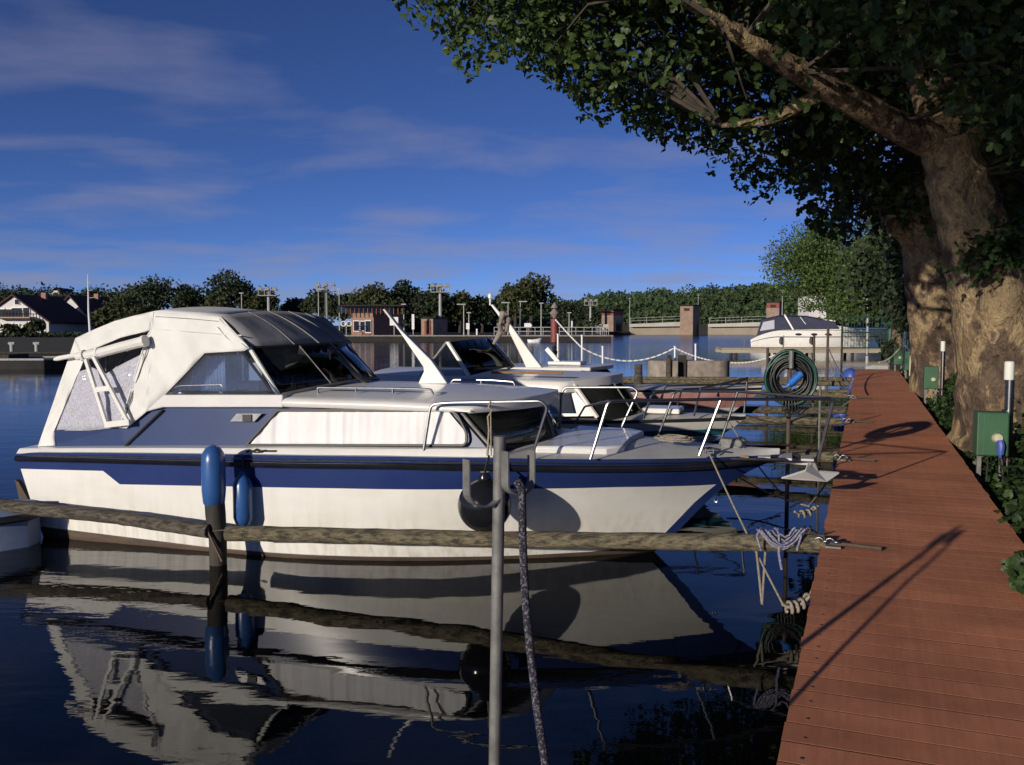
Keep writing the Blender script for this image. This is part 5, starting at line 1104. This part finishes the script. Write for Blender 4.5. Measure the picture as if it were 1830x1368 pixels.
# leafy sprout on the stub of the big trunk
T = thing('trunk_sprout', 'sprout of green leaves growing on the sawn stub of the big trunk', 'foliage', q(1790, 440, 10.9))
r = np.random.default_rng(4); P = np.array([q(1790, 440, 10.9)]) + r.normal(size=(420, 3)) * np.array([.24, .14, .14]); P[:, 2] += .35 * (P[:, 0] - P[:, 0].mean())
link_mesh('leaves', leaves('leaves', P - np.array(T.location), .1 * (.6 + .7 * r.random(len(P))), [M_['leafu']]), T)
m = MB(); m.tube([q(1760, 470, 11.2), q(1790, 440, 10.9), q(1825, 410, 10.9)], [.02, .014, .006], 5); m.build('twig', M_['bark_dark'], T)
# undergrowth on the bank
def undergrowth():
    r = np.random.default_rng(9); P = []
    for k in range(3600):
        y = 3.2 + 30 * r.random() ** 1.25; o = PWID + .20 + 3.4 * r.random() ** 1.3; p = pier(y, o, 0); g = np.interp(o, [1.36, 1.5, 1.8, 2.3, 3, 4, 5, 7], [-.4, .2, .34, .42, .5, .6, .75, .95])
        h = .08 + .36 * r.random() * min(1, (o - PWID) / .8) + (.35 if r.random() > .8 and o > 1.9 else 0)
        n = 14; c = np.array([p.x, p.y, g]); P.append(c + np.c_[r.normal(size=(n, 2)) * .13, h * r.random(n)])
    P = np.vstack(P); me = leaves('undergrowth', P, .06 * (.6 + .9 * r.random(len(P))), [M_['leafu']], hang=.3, upb=.9); o = link_mesh('undergrowth', me, None, 'stuff'); o['label'] = 'low leafy undergrowth and ivy along the bank beside the pier'; o['category'] = 'undergrowth'
undergrowth()
def shrub(px, py, Y, w_, h, n, label, seed, ls=.065, lm='leafu', zb=.4):
    r = np.random.default_rng(seed); c = at(px, py, Y); T = thing('shrub', label, 'shrub', (c.x, Y, zb), group='shrubs on the bank')
    P, q_, bc, br = blob_crown((0, 0, h * .5), (w_ / 2, w_ / 2, h * .5), 12, n, ls, seed); P = P[P[:, 2] > 0]
    link_mesh('foliage', leaves('foliage', P, ls * (.6 + .8 * r.random(len(P))), [M_[lm]]), T)
    m = MB()
    for b_ in bc[:7]: m.tube([Vector((c.x, Y, zb - .1)), Vector((c.x, Y, zb)) + Vector(b_)], [.02, .008], 5)
    m.build('stem', M_['bark_dark'], T)
for i, a in enumerate(((1905, 790, 8.6, .9, .9, 1100, 'leafy shrub right of the nearest power box'), (1728, 720, 15.5, .9, .9, 900, 'rounded green shrub between the two plane trunks'), (1668, 680, 24, 1.2, .7, 700, 'low shrub in front of the second plane trunk'), (1850, 905, 6.2, .45, .5, 380, 'low leafy plant hanging over the near pier edge'), (1868, 1015, 4.9, .4, .42, 260, 'small green plant at the right picture edge beside the pier'))): shrub(*a, seed=40 + i)
# ---- trees behind on the right bank
def bank_tree(label, px, ytop, Y, wpx, lm, seed, n, ls, zb=.8, tpx=None, nb=30, zmin=.2):
    top = at(tpx or px, ytop, Y); dx = at(px, ytop, Y).x - top.x; base = Vector((top.x, Y, zb)); H = top.z - zb; R = wpx / F * Y / 2; T = thing('bank_tree', label, 'tree', base, group='trees along the right bank'); r = np.random.default_rng(seed)
    cz = H * .55; rz = H * .47
    P, q_, bc, br = blob_crown((dx, 0, cz), (R, R * .9, rz), nb, n, ls, seed, zlow=1.5, shell=(.4, 1.1)); P = P[P[:, 2] > zmin]
    link_mesh('crown', leaves('crown', P, ls * (.6 + .8 * r.random(len(P))), [M_[lm]], QV, QF, .3, .5), T, 'stuff')
    for a in range(2):
        m = MB(); m.tube([base + Vector((.3 * a, 0, -.3)), base + Vector((.4 * a, .1, H * .4)), base + Vector((.8 * a - .3, .3, H * .75))], [.16, .13, .05], 8); m.build('trunk', M_['bark'], T)
bank_tree('light green willow-like tree overhanging the white sports cruiser', 1492, 338, 62, 262, 'leaf2', 61, 42000, .165, .6, 1612, 30, 2.3)
bank_tree('sunlit green tree between the willow-like tree and the second plane trunk', 1585, 330, 52, 190, 'leaf2', 62, 26000, .155, .6, 1606, 30, 1.6)
bank_tree('dark bank tree behind the second plane trunk', 1650, 200, 42, 300, 'leaf3', 63, 9000, .3, .8)
bank_tree('dark dense tree filling the gap behind both plane trunks', 1740, 120, 33, 330, 'leaf3', 64, 9000, .26, .9)
bank_tree('dark tree at the right picture edge behind the big plane trunk', 1900, 60, 26, 420, 'leaf3', 65, 9000, .24, .9)
bank_tree('low dark bush-like tree beside the pier end', 1640, 470, 37, 120, 'leaf3', 66, 4500, .2, .5)
bank_tree('dark undergrown tree behind the nearest power box', 1900, 430, 16.5, 200, 'leaf', 67, 7000, .13, .5)
c = at(1447, 545, 80); m = MB(); m.box((c.x + .2, 80, c.z - .3), (1.5, 3, 2.2)); Hs = m.build('wall', M_['render'], tt := thing('bank_house', 'white house glimpsed through the willow-like tree', 'house', (c.x, 80, .4)), smooth=False)
m = MB(); z0 = c.z + .8; m.prism([(c.x - .8, 78.3, z0), (c.x + 1.2, 78.3, z0), (c.x + .2, 78.3, z0 + .6)], (0, 3.4, 0)); m.build('roof', M_['roof_red'], tt, smooth=False)
# ---- trees on the far bank, each with its own shape
GT = 'trees on the far bank'
TR = [  # px, ytop, ybase, Y, width, leaf, label
 (25, 492, 600, 210, 90, 'leaf3', 'dark round tree on the ridge above the white house'), (75, 503, 600, 205, 70, 'leaf3', 'dark tree on the ridge right of the house chimney'),
 (120, 508, 600, 190, 70, 'leaf3', 'dark tree behind the tall radio mast, left side'), (170, 500, 600, 180, 80, 'leaf3', 'rounded dark tree just right of the tall radio mast'),
 (215, 512, 610, 160, 70, 'leaf4', 'olive tree in front of the ridge trees'), (275, 488, 610, 150, 110, 'leaf3', 'broad spiky-topped tree left of the tall round tree'),
 (230, 535, 612, 120, 110, 'leaf4', 'olive sunlit bush tree behind the canopy top'), (335, 497, 610, 150, 70, 'leaf3', 'narrow dark tree touching the tall round tree'),
 (412, 476, 610, 140, 88, 'leaf3', 'tall round dark tree standing above its row'), (390, 525, 610, 125, 70, 'leaf4', 'olive tree at the foot of the tall round tree'),
 (462, 508, 610, 140, 70, 'leaf4', 'mid green tree behind the first floodlight mast'), (528, 530, 612, 150, 48, 'leaf3', 'small round tree alone in the sky gap'),
 (575, 510, 612, 140, 62, 'leaf3', 'dark tree behind the second floodlight mast'), (612, 516, 612, 138, 60, 'leaf3', 'tree left of the flat-roofed lock house'),
 (665, 498, 612, 135, 80, 'leaf4', 'leafy tree over the flat-roofed lock house'), (722, 494, 612, 140, 88, 'leaf3', 'broad dark tree right above the lock house roof'),
 (700, 535, 612, 122, 80, 'leaf4', 'lower olive tree behind the lock house'), (775, 506, 612, 138, 70, 'leaf3', 'tree behind the third floodlight mast'),
 (822, 515, 612, 140, 62, 'leaf4', 'mid green tree right of the third floodlight mast'), (862, 524, 612, 142, 60, 'leaf3', 'dark low tree left of the cloth-wrapped mast'),
 (905, 520, 612, 145, 60, 'leaf3', 'tree behind the cloth-wrapped mast'), (948, 481, 612, 128, 88, 'leaf4', 'big egg-shaped tree standing clear above the lock'),
 (920, 505, 612, 130, 60, 'leaf4', 'sunlit tree leaning on the egg-shaped tree'), (1015, 532, 605, 170, 56, 'leaf3', 'dark tree right of the red beacon'), (1050, 536, 605, 190, 50, 'leaf3', 'small dark tree left of the first weir tower')]
for i, (px, yt, yb, Y, w_, lm, lb) in enumerate(TR):
    far_tree('tree', lb, GT, px, yt, yb, Y, w_ * 1.10, M_[lm], 100 + i, base=.5, nb=24, nl=3400, ls=.5)
# hedge and bushes along the far bank (countless)
def bushes(name, label, x0, x1, Y, h, n, seed, lm='leaf3', dens=26, ls=.45):
    r = np.random.default_rng(seed); A = []
    for k in range(n):
        x = x0 + (x1 - x0) * r.random(); y = Y + 6 * r.random(); hh = h * (.6 + .6 * r.random()); q_ = r.normal(size=(dens, 3)); q_ /= np.linalg.norm(q_, axis=1)[:, None]; q_[:, 2] = abs(q_[:, 2]); A.append(np.array([x, y, .4]) + q_ * np.array([hh * .7, hh * .6, hh]) * (.5 + .55 * r.random((dens, 1))))
    P = np.vstack(A); o = link_mesh(name, leaves(name, P, ls * (.6 + .8 * r.random(len(P))), [M_[lm]], QV, QF, .4, .3), None, 'stuff'); o['label'] = label; o['category'] = 'bushes'
bushes('bank_bushes', 'dark bushes below the white houses on the far bank', -55, -27, 96, .5, 240, 3)
bushes('lock_bushes', 'dense dark bushes behind the lock quay', -27, 14, 150, 2.4, 300, 4, ls=.6)
bushes('ridge_wood', 'dark wooded ridge behind the houses on the far bank', -160, -104, 235, 10, 240, 14, ls=1.2, dens=60)
bushes('hedge_bushes', 'dark hedge between the houses and the lock, behind the canopy', -58, -27, 128, 2.4, 200, 15, ls=.6, dens=40)
bushes('weir_bushes', 'low green bushes on the shore behind the weir', 15, 110, 312, 5, 330, 6, 'leaf5', ls=1.5)
# ================================================================== houses, quay furniture and weir across the water
def house(label, xl, xr, yb, ye, yr, Y, depth, name='gabled_house'):
    A, B_, R_ = at(xl, yb, Y), at(xr, yb, Y), at((xl + xr) / 2, yr, Y); zb = .45; ze = at(xl, ye, Y).z; xm = R_.x; T = thing(name, label, 'house', ((A.x + B_.x) / 2, Y, zb))
    m = MB(); m.prism([(A.x, Y, zb), (B_.x, Y, zb), (B_.x, Y, ze), (xm, Y, R_.z - .15), (A.x, Y, ze)], (0, depth, 0)); m.build('wall', M_['render'], T, smooth=False)
    for s, ex in ((1, B_.x), (-1, A.x)):
        e = Vector((ex + s * .35, Y - .35, ze - .35 * (R_.z - ze) / abs(ex - xm))); tp = Vector((xm, Y - .35, R_.z)); nrm = Vector((0, 0, .22)); m = MB(); m.prism([e, tp, tp + Vector((0, depth + .7, 0)), e + Vector((0, depth + .7, 0))], nrm); r_ = m.build('roof', M_['roof_red'], T, smooth=False)
    if Y < 200:
        m = MB(); m.box((xm + 1, Y + depth * .5, R_.z + .1), (.6, .6, .9)); m.build('chimney', M_['brick'], r_, smooth=False)
    return T, A, B_, ze, R_
def window(T, px, py, Y, w_, h, fr=True):
    c = at(px, py, Y); m = MB(); m.box((c.x, Y - .06, c.z), (w_, .10, h)); f = m.build('window', M_['signwhite'] if fr else M_['winglass'], T, smooth=False)
    m = MB(); m.box((c.x, Y - .12, c.z), (w_ * .82, .05, h * .84)); m.build('pane', M_['winglass'], f, smooth=False)
YH = 112
T, A, B_, ze, R_ = house('white gabled house with a red tiled roof at the left picture edge', -40, 88, 608, 575, 529, YH, 11)
for px, py, w_, h in ((5, 561, .9, 1.3), (18, 561, 1.2, 1.3), (32, 560, 1.4, 1.5), (48, 559, .9, 1.4), (31, 540, .6, .7), (20, 583, 2.2, .6), (60, 583, 1.2, 1.2)): window(T, px, py, YH, w_, h)
c = at(30, 568, YH); m = MB(); m.box((c.x, YH - .7, c.z), (4.6, 1.3, .16)); bal = m.build('balcony', M_['teak'], T, smooth=False)
for k in range(12):
    m = MB(); m.box((c.x - 2.2 + .4 * k, YH - 1.32, c.z + .42), (.09, .05, .75)); m.build('baluster', M_['bark_dark'], bal, smooth=False)
m = MB(); m.box((c.x, YH - 1.33, c.z + .82), (4.6, .08, .1)); m.build('handrail', M_['bark_dark'], bal, smooth=False)
T, A, B_, ze, R_ = house('second house with a dark red roof and shaded wall, right of the white gable', 78, 172, 612, 580, 530, 126, 12)
for px, py in ((103, 588), (115, 588), (130, 588)): window(T, px, py, 126, .9, 1.7)
c = at(98, 560, 126); m = MB(); m.box((c.x, 125.6, c.z), (.3, .3, 2.6)); m.build('flagpole', M_['signwhite'], T, smooth=False)
T, A, B_, ze, R_ = house('pale cottage on the ridge glimpsed above the dark roofs', 92, 106, 527, 522, 516, 210, 6, 'ridge_cottage')
for i, (px, py, Y, w_, h, lb) in enumerate(((44, 596, 106, 2.2, 1.0, 'big dark shrub before the white gabled house'), (18, 598, 104, 2.4, 1.6, 'low shrub at the left corner of the white house'), (66, 596, 106, 3.0, 2.1, 'shrub between the two houses'))): shrub(px, py, Y, w_, h, 900, lb, 80 + i, .3, 'leaf4', .45)
# stone quay and moored barge left
T = thing('quay_wall', 'dark stone quay wall on the far bank at the left edge', 'wall', (-26, 43, -.5))
m = MB(); m.prism([(-60, 42.9, -.6), (-21, 43.4, -.6), (-21, 43.4, .56), (-60, 42.9, .56)], (0, .5, 0)); m.build('wall', M_['concrete_dark'], T, smooth=False)
m = MB(); m.prism([(-60, 42.8, .56), (-20.9, 43.3, .56), (-20.9, 43.3, .66), (-60, 42.8, .66)], (0, .8, 0)); m.build('coping', M_['pole'], T, smooth=False)
for x in (-24.2, -23.0):
    m = MB(); m.tube([(x, 43.6, .6), (x, 43.6, 1.05)], .09, 8); m.tube([(x - .15, 43.6, 1.05), (x + .15, 43.6, 1.05)], .07, 6); tag(m.build('quay_bollard', M_['lampgrey']), 'grey bollard on the dark quay, ' + ('left one' if x < -24 else 'right one'), 'bollard', 'bollards on the quay')
T = thing('barge', 'dark low barge moored along the quay at the left edge', 'barge', (-25.5, 40.5, 0))
m = MB(); P = [(-40, 39.2), (-20.6, 39.6), (-19.6, 40.8), (-20.6, 42.2), (-40, 42.2)]; m.prism([(x, y, -.3) for x, y in P], (0, 0, .72)); m.build('hull', M_['concrete_dark'], T, smooth=False, bevel=.05)
m = MB(); m.prism([(-38, 39.8, .43), (-22.4, 40.1, .43), (-22.4, 41.8, .43), (-38, 41.8, .43)], (0, 0, .2)); m.build('hatch_cover', M_['pole'], T, smooth=False, bevel=.04)
m = MB(); m.tube([Vector((x, y, .43)) for x, y in P], .05, 6); m.build('rub_rail', M_['lampgrey'], T)
# lock quay edge
m = MB(); m.prism([(-28, 99.8, .6), (11.2, 99.8, .6), (11.2, 100.7, .6), (-28, 100.7, .6)], (0, 0, .14)); tag(m.build('quay_coping', M_['concrete'], smooth=False), 'low stone coping along the lock quay', 'wall')
T = thing('quay_railing', 'pale railing along the lock quay right of the red beacon', 'railing', (8, 101, .6))
for z in (.55, 1.0):
    m = MB(); m.tube([(-2, 101, .6 + z), (10.8, 101, .6 + z), (13.6, 154, .6 + z)], .05, 5); m.build('rail', M_['lampgrey'], T)
for k in range(26):
    x, y = (-2 + 12.8 * k / 14, 101) if k < 15 else (10.8 + 2.8 * (k - 14) / 11, 101 + 53 * (k - 14) / 11); m = MB(); m.tube([(x, y, .6), (x, y, 1.6)], .04, 4); m.build('post', M_['lampgrey'], T)
# lock houses
YL = 103
a, b_ = at(628, 610, YL), at(668, 610, YL); c_ = at(722, 608, YL + 6); zt = at(640, 560, YL).z; T = thing('lock_house', 'brick lock house with a wide flat roof on posts', 'building', ((a.x + c_.x) / 2, YL, .6))
m = MB(); m.prism([(a.x, YL, .6), (b_.x, YL, .6), (c_.x, YL + 4.5, .6), (a.x + 1.0, YL + 6.5, .6)], (0, 0, zt - .6)); m.build('wall', M_['brick'], T, smooth=False)
zr = at(640, 547, YL).z; m = MB(); x0, x1 = at(610, 547, YL).x, at(725, 547, YL).x; m.box(((x0 + x1) / 2, YL + 2.5, zr), (x1 - x0, 9, .16)); m.build('roof', M_['concrete_dark'], T, smooth=False)
for k in range(15):
    x = x0 + .25 + (x1 - x0 - .5) * k / 14; m = MB(); m.box((x, YL - 1.2, (zr + zt) / 2 - .1), (.07, .07, zr - zt + .1)); m.build('roof_post', M_['redstone'], T, smooth=False)
m = MB(); m.box((a.x + 1.6, YL + 2.5, (zr + zt) / 2), (x1 - x0 - 1.0, 5, zr - zt - .1)); m.build('clerestory', M_['winglass'], T, smooth=False)
for px, py, w_, h in ((637, 583, .7, 1.3), (648, 583, .6, 1.2), (658, 584, .7, 1.5)): window(T, px, py, YL, w_, h)
m = MB(); c = at(656, 600, YL); m.box((c.x, YL - .05, 1.1), (.8, .1, 1.5)); m.build('door', M_['redstone'], T, smooth=False)
a, b_, c_ = at(753, 609, YL), at(774, 609, YL), at(800, 608, YL + 3); zt = at(760, 570, YL).z; T = thing('lock_hut', 'small brick hut with a flat top beside the tall white sign', 'building', ((a.x + c_.x) / 2, YL, .6))
m = MB(); m.prism([(a.x, YL, .6), (b_.x, YL, .6), (c_.x, YL + 2.6, .6), (a.x + .7, YL + 3.6, .6)], (0, 0, zt - .6)); m.build('wall', M_['sandstone'], T, smooth=False)
m = MB(); m.prism([(a.x - .1, YL - .1, zt), (b_.x, YL - .1, zt), (c_.x + .1, YL + 2.6, zt), (a.x + .6, YL + 3.7, zt)], (0, 0, .12)); m.build('roof', M_['concrete_dark'], T, smooth=False)
m = MB(); c = at(764, 598, YL); m.box((c.x, YL - .04, 1.5), (.7, .1, 1.7)); m.build('door', M_['redstone'], T, smooth=False)
# masts and lamps
def flood(px, yt, Y, label):
    c = at(px, 600, Y); zt = at(px, yt, Y).z; T = thing('floodlight_mast', label, 'floodlight', (c.x, Y, .6), group='floodlight masts on the lock')
    m = MB(); m.tube([(c.x, Y, .6), (c.x, Y, zt)], [.22, .16], 8); m.build('pole', M_['lampgrey'], T)
    m = MB()
    for z in (0, .7): 
        m.tube([(c.x - 1.1, Y - .5, zt + z - .6), (c.x + 1.1, Y - .5, zt + z - .6)], .06, 5); m.tube([(c.x - 1.1, Y + .5, zt + z - .6), (c.x + 1.1, Y + .5, zt + z - .6)], .06, 5)
    for x in (-1.1, -.35, .35, 1.1): m.tube([(c.x + x, Y - .5, zt - .6), (c.x + x, Y - .5, zt + .1)], .05, 5)
    m.box((c.x, Y, zt - .6), (2.2, 1.0, .08)); m.build('platform', M_['lampgrey'], T, smooth=False)
    for x in (-.9, 0, .9):
        m = MB(); m.box((c.x + x, Y - .6, zt + .25), (.5, .25, .35), Matrix.Rotation(.5, 3, 'X')); m.build('lamp', M_['lampgrey'], T, smooth=False)
flood(481, 520, 112, 'floodlight mast just right of the tall round tree'); flood(584, 512, 112, 'floodlight mast left of the flat-roofed lock house'); flood(787, 514, 112, 'floodlight mast above the small brick hut'); flood(1055, 540, 160, 'mast with a flat head left of the first weir tower')
def slim(px, yt, Y, label, arm=0, name='lamp_post', r_=.09):
    c = at(px, 600, Y); zt = at(px, yt, Y).z; T = thing(name, label, 'lamp post', (c.x, Y, .6), group='slim lamp posts across the river'); m = MB(); m.tube([(c.x, Y, .4), (c.x, Y, zt)], [r_, r_ * .6], 6); m.build('pole', M_['lampgrey'], T)
    m = MB(); m.box((c.x + .3 * arm, Y, zt + .05), (.5 + .5 * abs(arm), .25, .12)); m.build('lamp_head', M_['lampgrey'], T, smooth=False)
for px, yt, Y, lb, a in ((433, 525, 110, 'slim pole before the tall round tree', 0), (570, 518, 111, 'slim pole left of the second floodlight mast', 1), (607, 518, 110, 'slim pole at the left end of the lock house roof', 0), (722, 545, 102, 'slim post at the right end of the lock house roof', 0), (829, 545, 106, 'slim lamp post right of the brick hut', -1), (838, 560, 105, 'shorter post beside the slim lamp post right of the hut', 0), (908, 542, 108, 'lamp post just right of the cloth-wrapped mast', -1), (930, 540, 110, 'lamp post under the egg-shaped tree', 1), (967, 543, 108, 'lamp post left of the red beacon', 0), (1017, 560, 110, 'short lamp post right of the red beacon', 0), (1125, 534, 185, 'slim pole right of the first weir tower', 0), (1247, 528, 215, 'slim pole behind the second weir tower', 0), (1397, 520, 150, 'slim pole right of the third weir tower', 0)): slim(px, yt, Y, lb, a)
c = at(160, 610, 62); T = thing('radio_mast', 'tall thin white mast with crossarms rising behind the canopy', 'mast', (c.x, 62, .4)); zt = at(157, 490, 62).z
m = MB(); m.tube([(c.x + .1, 62, .4), (c.x, 62, (zt + .4) / 2), (at(157, 490, 62).x, 62, zt)], [.10, .07, .02], 8); m.build('pole', M_['signwhite'], T)
for yy, w_ in ((533, .45), (520, .3), (506, .25)):
    z = at(160, yy, 62).z; m = MB(); m.tube([(c.x, 62, z), (c.x + w_, 62, z + .04)], .025, 5); m.build('crossarm', M_['lampgrey'], T)
# signs
def sign(px, y0, y1, wpx, Y, label, name='white_sign', post=True, arrow=0):
    z1, z0 = at(px, y0, Y).z, at(px, y1, Y).z; x = at(px, y0, Y).x; w_ = wpx / F * Y; T = thing(name, label, 'sign', (x, Y, .6), group='white signs on the lock quay'); m = MB(); h = z1 - z0
    if arrow: P = [(-w_ / 2, 0), (w_ * .2, 0), (w_ * .2, -h * .12), (w_ / 2, h * .5), (w_ * .2, h * 1.12), (w_ * .2, h), (-w_ / 2, h)]
    else: P = [(-w_ / 2, 0), (w_ / 2, 0), (w_ / 2, h), (-w_ / 2, h)]
    m.prism([(x + a, Y, z0 + b_) for a, b_ in P], (0, .08, 0)); m.build('board', M_['signwhite'], T, smooth=False)
    m = MB(); m.tube([(x, Y + .14, .5), (x, Y + .14, z1)], .05, 6); m.build('post', M_['lampgrey'], T)
sign(704, 567, 582, 15, 101, 'square white sign in front of the lock house, crossed by the white mast'); sign(738, 562, 589, 4.5, 101, 'narrow tall white sign left of the brick hut'); sign(836, 578, 589, 6, 101, 'small white sign right of the brick hut'); sign(944, 578, 586, 14, 101, 'white arrow-shaped sign left of the red beacon', 'arrow_sign', arrow=1); sign(852, 588, 600, 2.5, 101, 'white marker stake right of the small white sign'); sign(1022, 574, 586, 2.5, 106, 'white marker stake right of the red beacon')
T = thing('signal_light', 'round white traffic signal rings left of the lock house', 'signal', (at(620, 600, 101).x, 101, .6))
for px in (614, 624):
    c = at(px, 579, 101); m = MB(); m.tube([c + Vector((.26 * cos(t), 0, .26 * sin(t))) for t in np.linspace(0, 2 * pi, 16)], .06, 5, caps=False); m.build('ring', M_['signwhite'], T)
m = MB(); m.tube([at(619, 608, 101.1), at(619, 579, 101.1)], .05, 5); m.tube([at(608, 579, 101.1), at(627, 579, 101.1)], .04, 5); m.build('post', M_['lampgrey'], T)
T = thing('white_skiff', 'small white skiff moored below the lock quay', 'boat', at(956, 612, 97)); c = Vector((at(956, 612, 97).x, 97.4, 0)); m = MB(); rows = []
for u, hw, z in ((-.8, .3, .3), (-.3, .35, .28), (.3, .28, .36), (.8, .03, .55)): rows.append([c + Vector((u, -hw, z)), c + Vector((u * .9, -hw * .6, -.1)), c + Vector((u * .9, hw * .6, -.1)), c + Vector((u, hw, z))])
m.grid(rows); m.quad(*rows[0]); m.build('hull', M_['signwhite'], T, solid=.03)
m = MB(); m.box(c + Vector((0, 0, .22)), (.25, .6, .04)); m.build('thwart', M_['teak'], T, smooth=False)
# weir towers and girders
TW = []
for i, (xl, xm, xr, yt, yb, Y, lb) in enumerate(((1075, 1096, 1114, 555, 599, 164, 'sandstone weir tower with a red course, left and nearest'), (1215, 1238, 1250, 547, 595, 165, 'sandstone weir tower in the middle of the weir'), (1369, 1392, 1400, 541, 590, 166, 'sandstone weir tower farthest away, above the sports cruiser'))):
    A, M__, R_ = at(xl, yb, Y), at(xm, yb, Y), at(xr, yb, Y + 3); zt = at(xl, yt, Y).z; wl = M__.x - A.x; D = wl * 1.25
    T = thing('weir_tower', lb, 'tower', ((A.x + M__.x) / 2, Y, 0), group='weir towers across the river'); TW.append((A.x, M__.x, Y, D, zt))
    hz = zt - .95 * wl * .45; foot = [(A.x, Y), (M__.x, Y), (R_.x, Y + D), (A.x + (R_.x - M__.x), Y + D)]
    m = MB(); m.prism([(x, y, -.5) for x, y in foot], (0, 0, hz + .5)); m.build('shaft', M_['sandstone'], T, smooth=False)
    m = MB(); m.prism([(x, y, hz) for x, y in foot], (0, 0, zt - hz)); m.build('red_course', M_['redstone'] if i != 1 else M_['sandstone'], T, smooth=False)
    m = MB(); cx_ = sum(x for x, _ in foot) / 4; cy_ = sum(y for _, y in foot) / 4; m.prism([(cx_ + (x - cx_) * 1.15, cy_ + (y - cy_) * 1.15, zt) for x, y in foot], (0, 0, .22)); m.build('roof', M_['concrete_dark'], T, smooth=False)
    c = (A.x + M__.x) / 2; m = MB(); m.box((c, Y - .04, zt - wl * .28), (wl * .4, .1, wl * .2)); m.build('window', M_['roof_red'], T, smooth=False)
    if i == 0:
        m = MB(); p0, p1 = Vector((*foot[1], 0)), Vector((*foot[2], 0)); cc = p0.lerp(p1, .45); d = (p1 - p0).normalized(); nn = Vector((d.y, -d.x, 0)); m.prism([cc - d * .9 + Vector((0, 0, .6)), cc + d * .9 + Vector((0, 0, .6)), cc + d * .9 + Vector((0, 0, 3)), cc - d * .9 + Vector((0, 0, 3))], nn * .05); m.build('doorway', M_['winglass'], T, smooth=False)
    px2 = (1114, 1250, 1400)[i]; a, b_ = at(px2, 598, Y + 1), at(px2 + (22, 27, 22)[i], 598, Y + 1); m = MB(); m.box(((a.x + b_.x) / 2, Y + D * .7, .7), (b_.x - a.x, D * .6, 2.4)); m.build('machine_block', M_['concrete_dark'], T, smooth=False)
spans = ((TW[0], TW[1], 'pale weir girder and gate between the first and middle towers'), (TW[1], TW[2], 'pale weir girder and gate between the middle and farthest towers'))
for a, b_, lb in spans:
    T = thing('weir_gate', lb, 'weir', ((a[1] + b_[0]) / 2, (a[2] + b_[2]) / 2, 0), group='weir gates')
    p, q_ = Vector((a[1] + 3, a[2] + a[3] * .5, 0)), Vector((b_[0] + .2, b_[2] + b_[3] * .5, 0))
    m = MB(); d = (q_ - p).normalized(); nn = Vector((d.y, -d.x, 0)); m.prism([p + Vector((0, 0, -.2)), q_ + Vector((0, 0, -.2)), q_ + Vector((0, 0, 1.5)), p + Vector((0, 0, 1.4))], nn * .6); m.build('gate', M_['sand'], T, smooth=False)
    m = MB(); m.prism([p + Vector((0, 0, 1.42)), q_ + Vector((0, 0, 1.55)), q_ + Vector((0, 0, 2.35)), p + Vector((0, 0, 1.95))], nn * 1.4); m.build('girder', M_['beam'], T, smooth=False)
    m = MB(); L_ = (q_ - p).length
    for z in (.5, 1.0): m.tube([p + nn * 1.2 + Vector((0, 0, 2 + z)), q_ + nn * 1.2 + Vector((0, 0, 2.4 + z))], .05, 4)
    for k in range(int(L_ / 3)): c = p.lerp(q_, k * 3 / L_) + nn * 1.2; m.tube([c + Vector((0, 0, 2)), c + Vector((0, 0, 3.2))], .05, 4)
    m.build('handrail', M_['lampgrey'], T, smooth=False)
a = TW[0]; T = thing('weir_approach', 'low pale parapet leading to the first weir tower', 'wall', (a[0] - 3, a[2], 0)); m = MB(); m.prism([(a[0] - 6, 157, .5), (a[0] + .5, 157, .5), (a[0] + .5, 157, 1.9), (a[0] - 6, 157, 1.8)], (0, .6, 0)); m.build('parapet', M_['beam'], T, smooth=False)
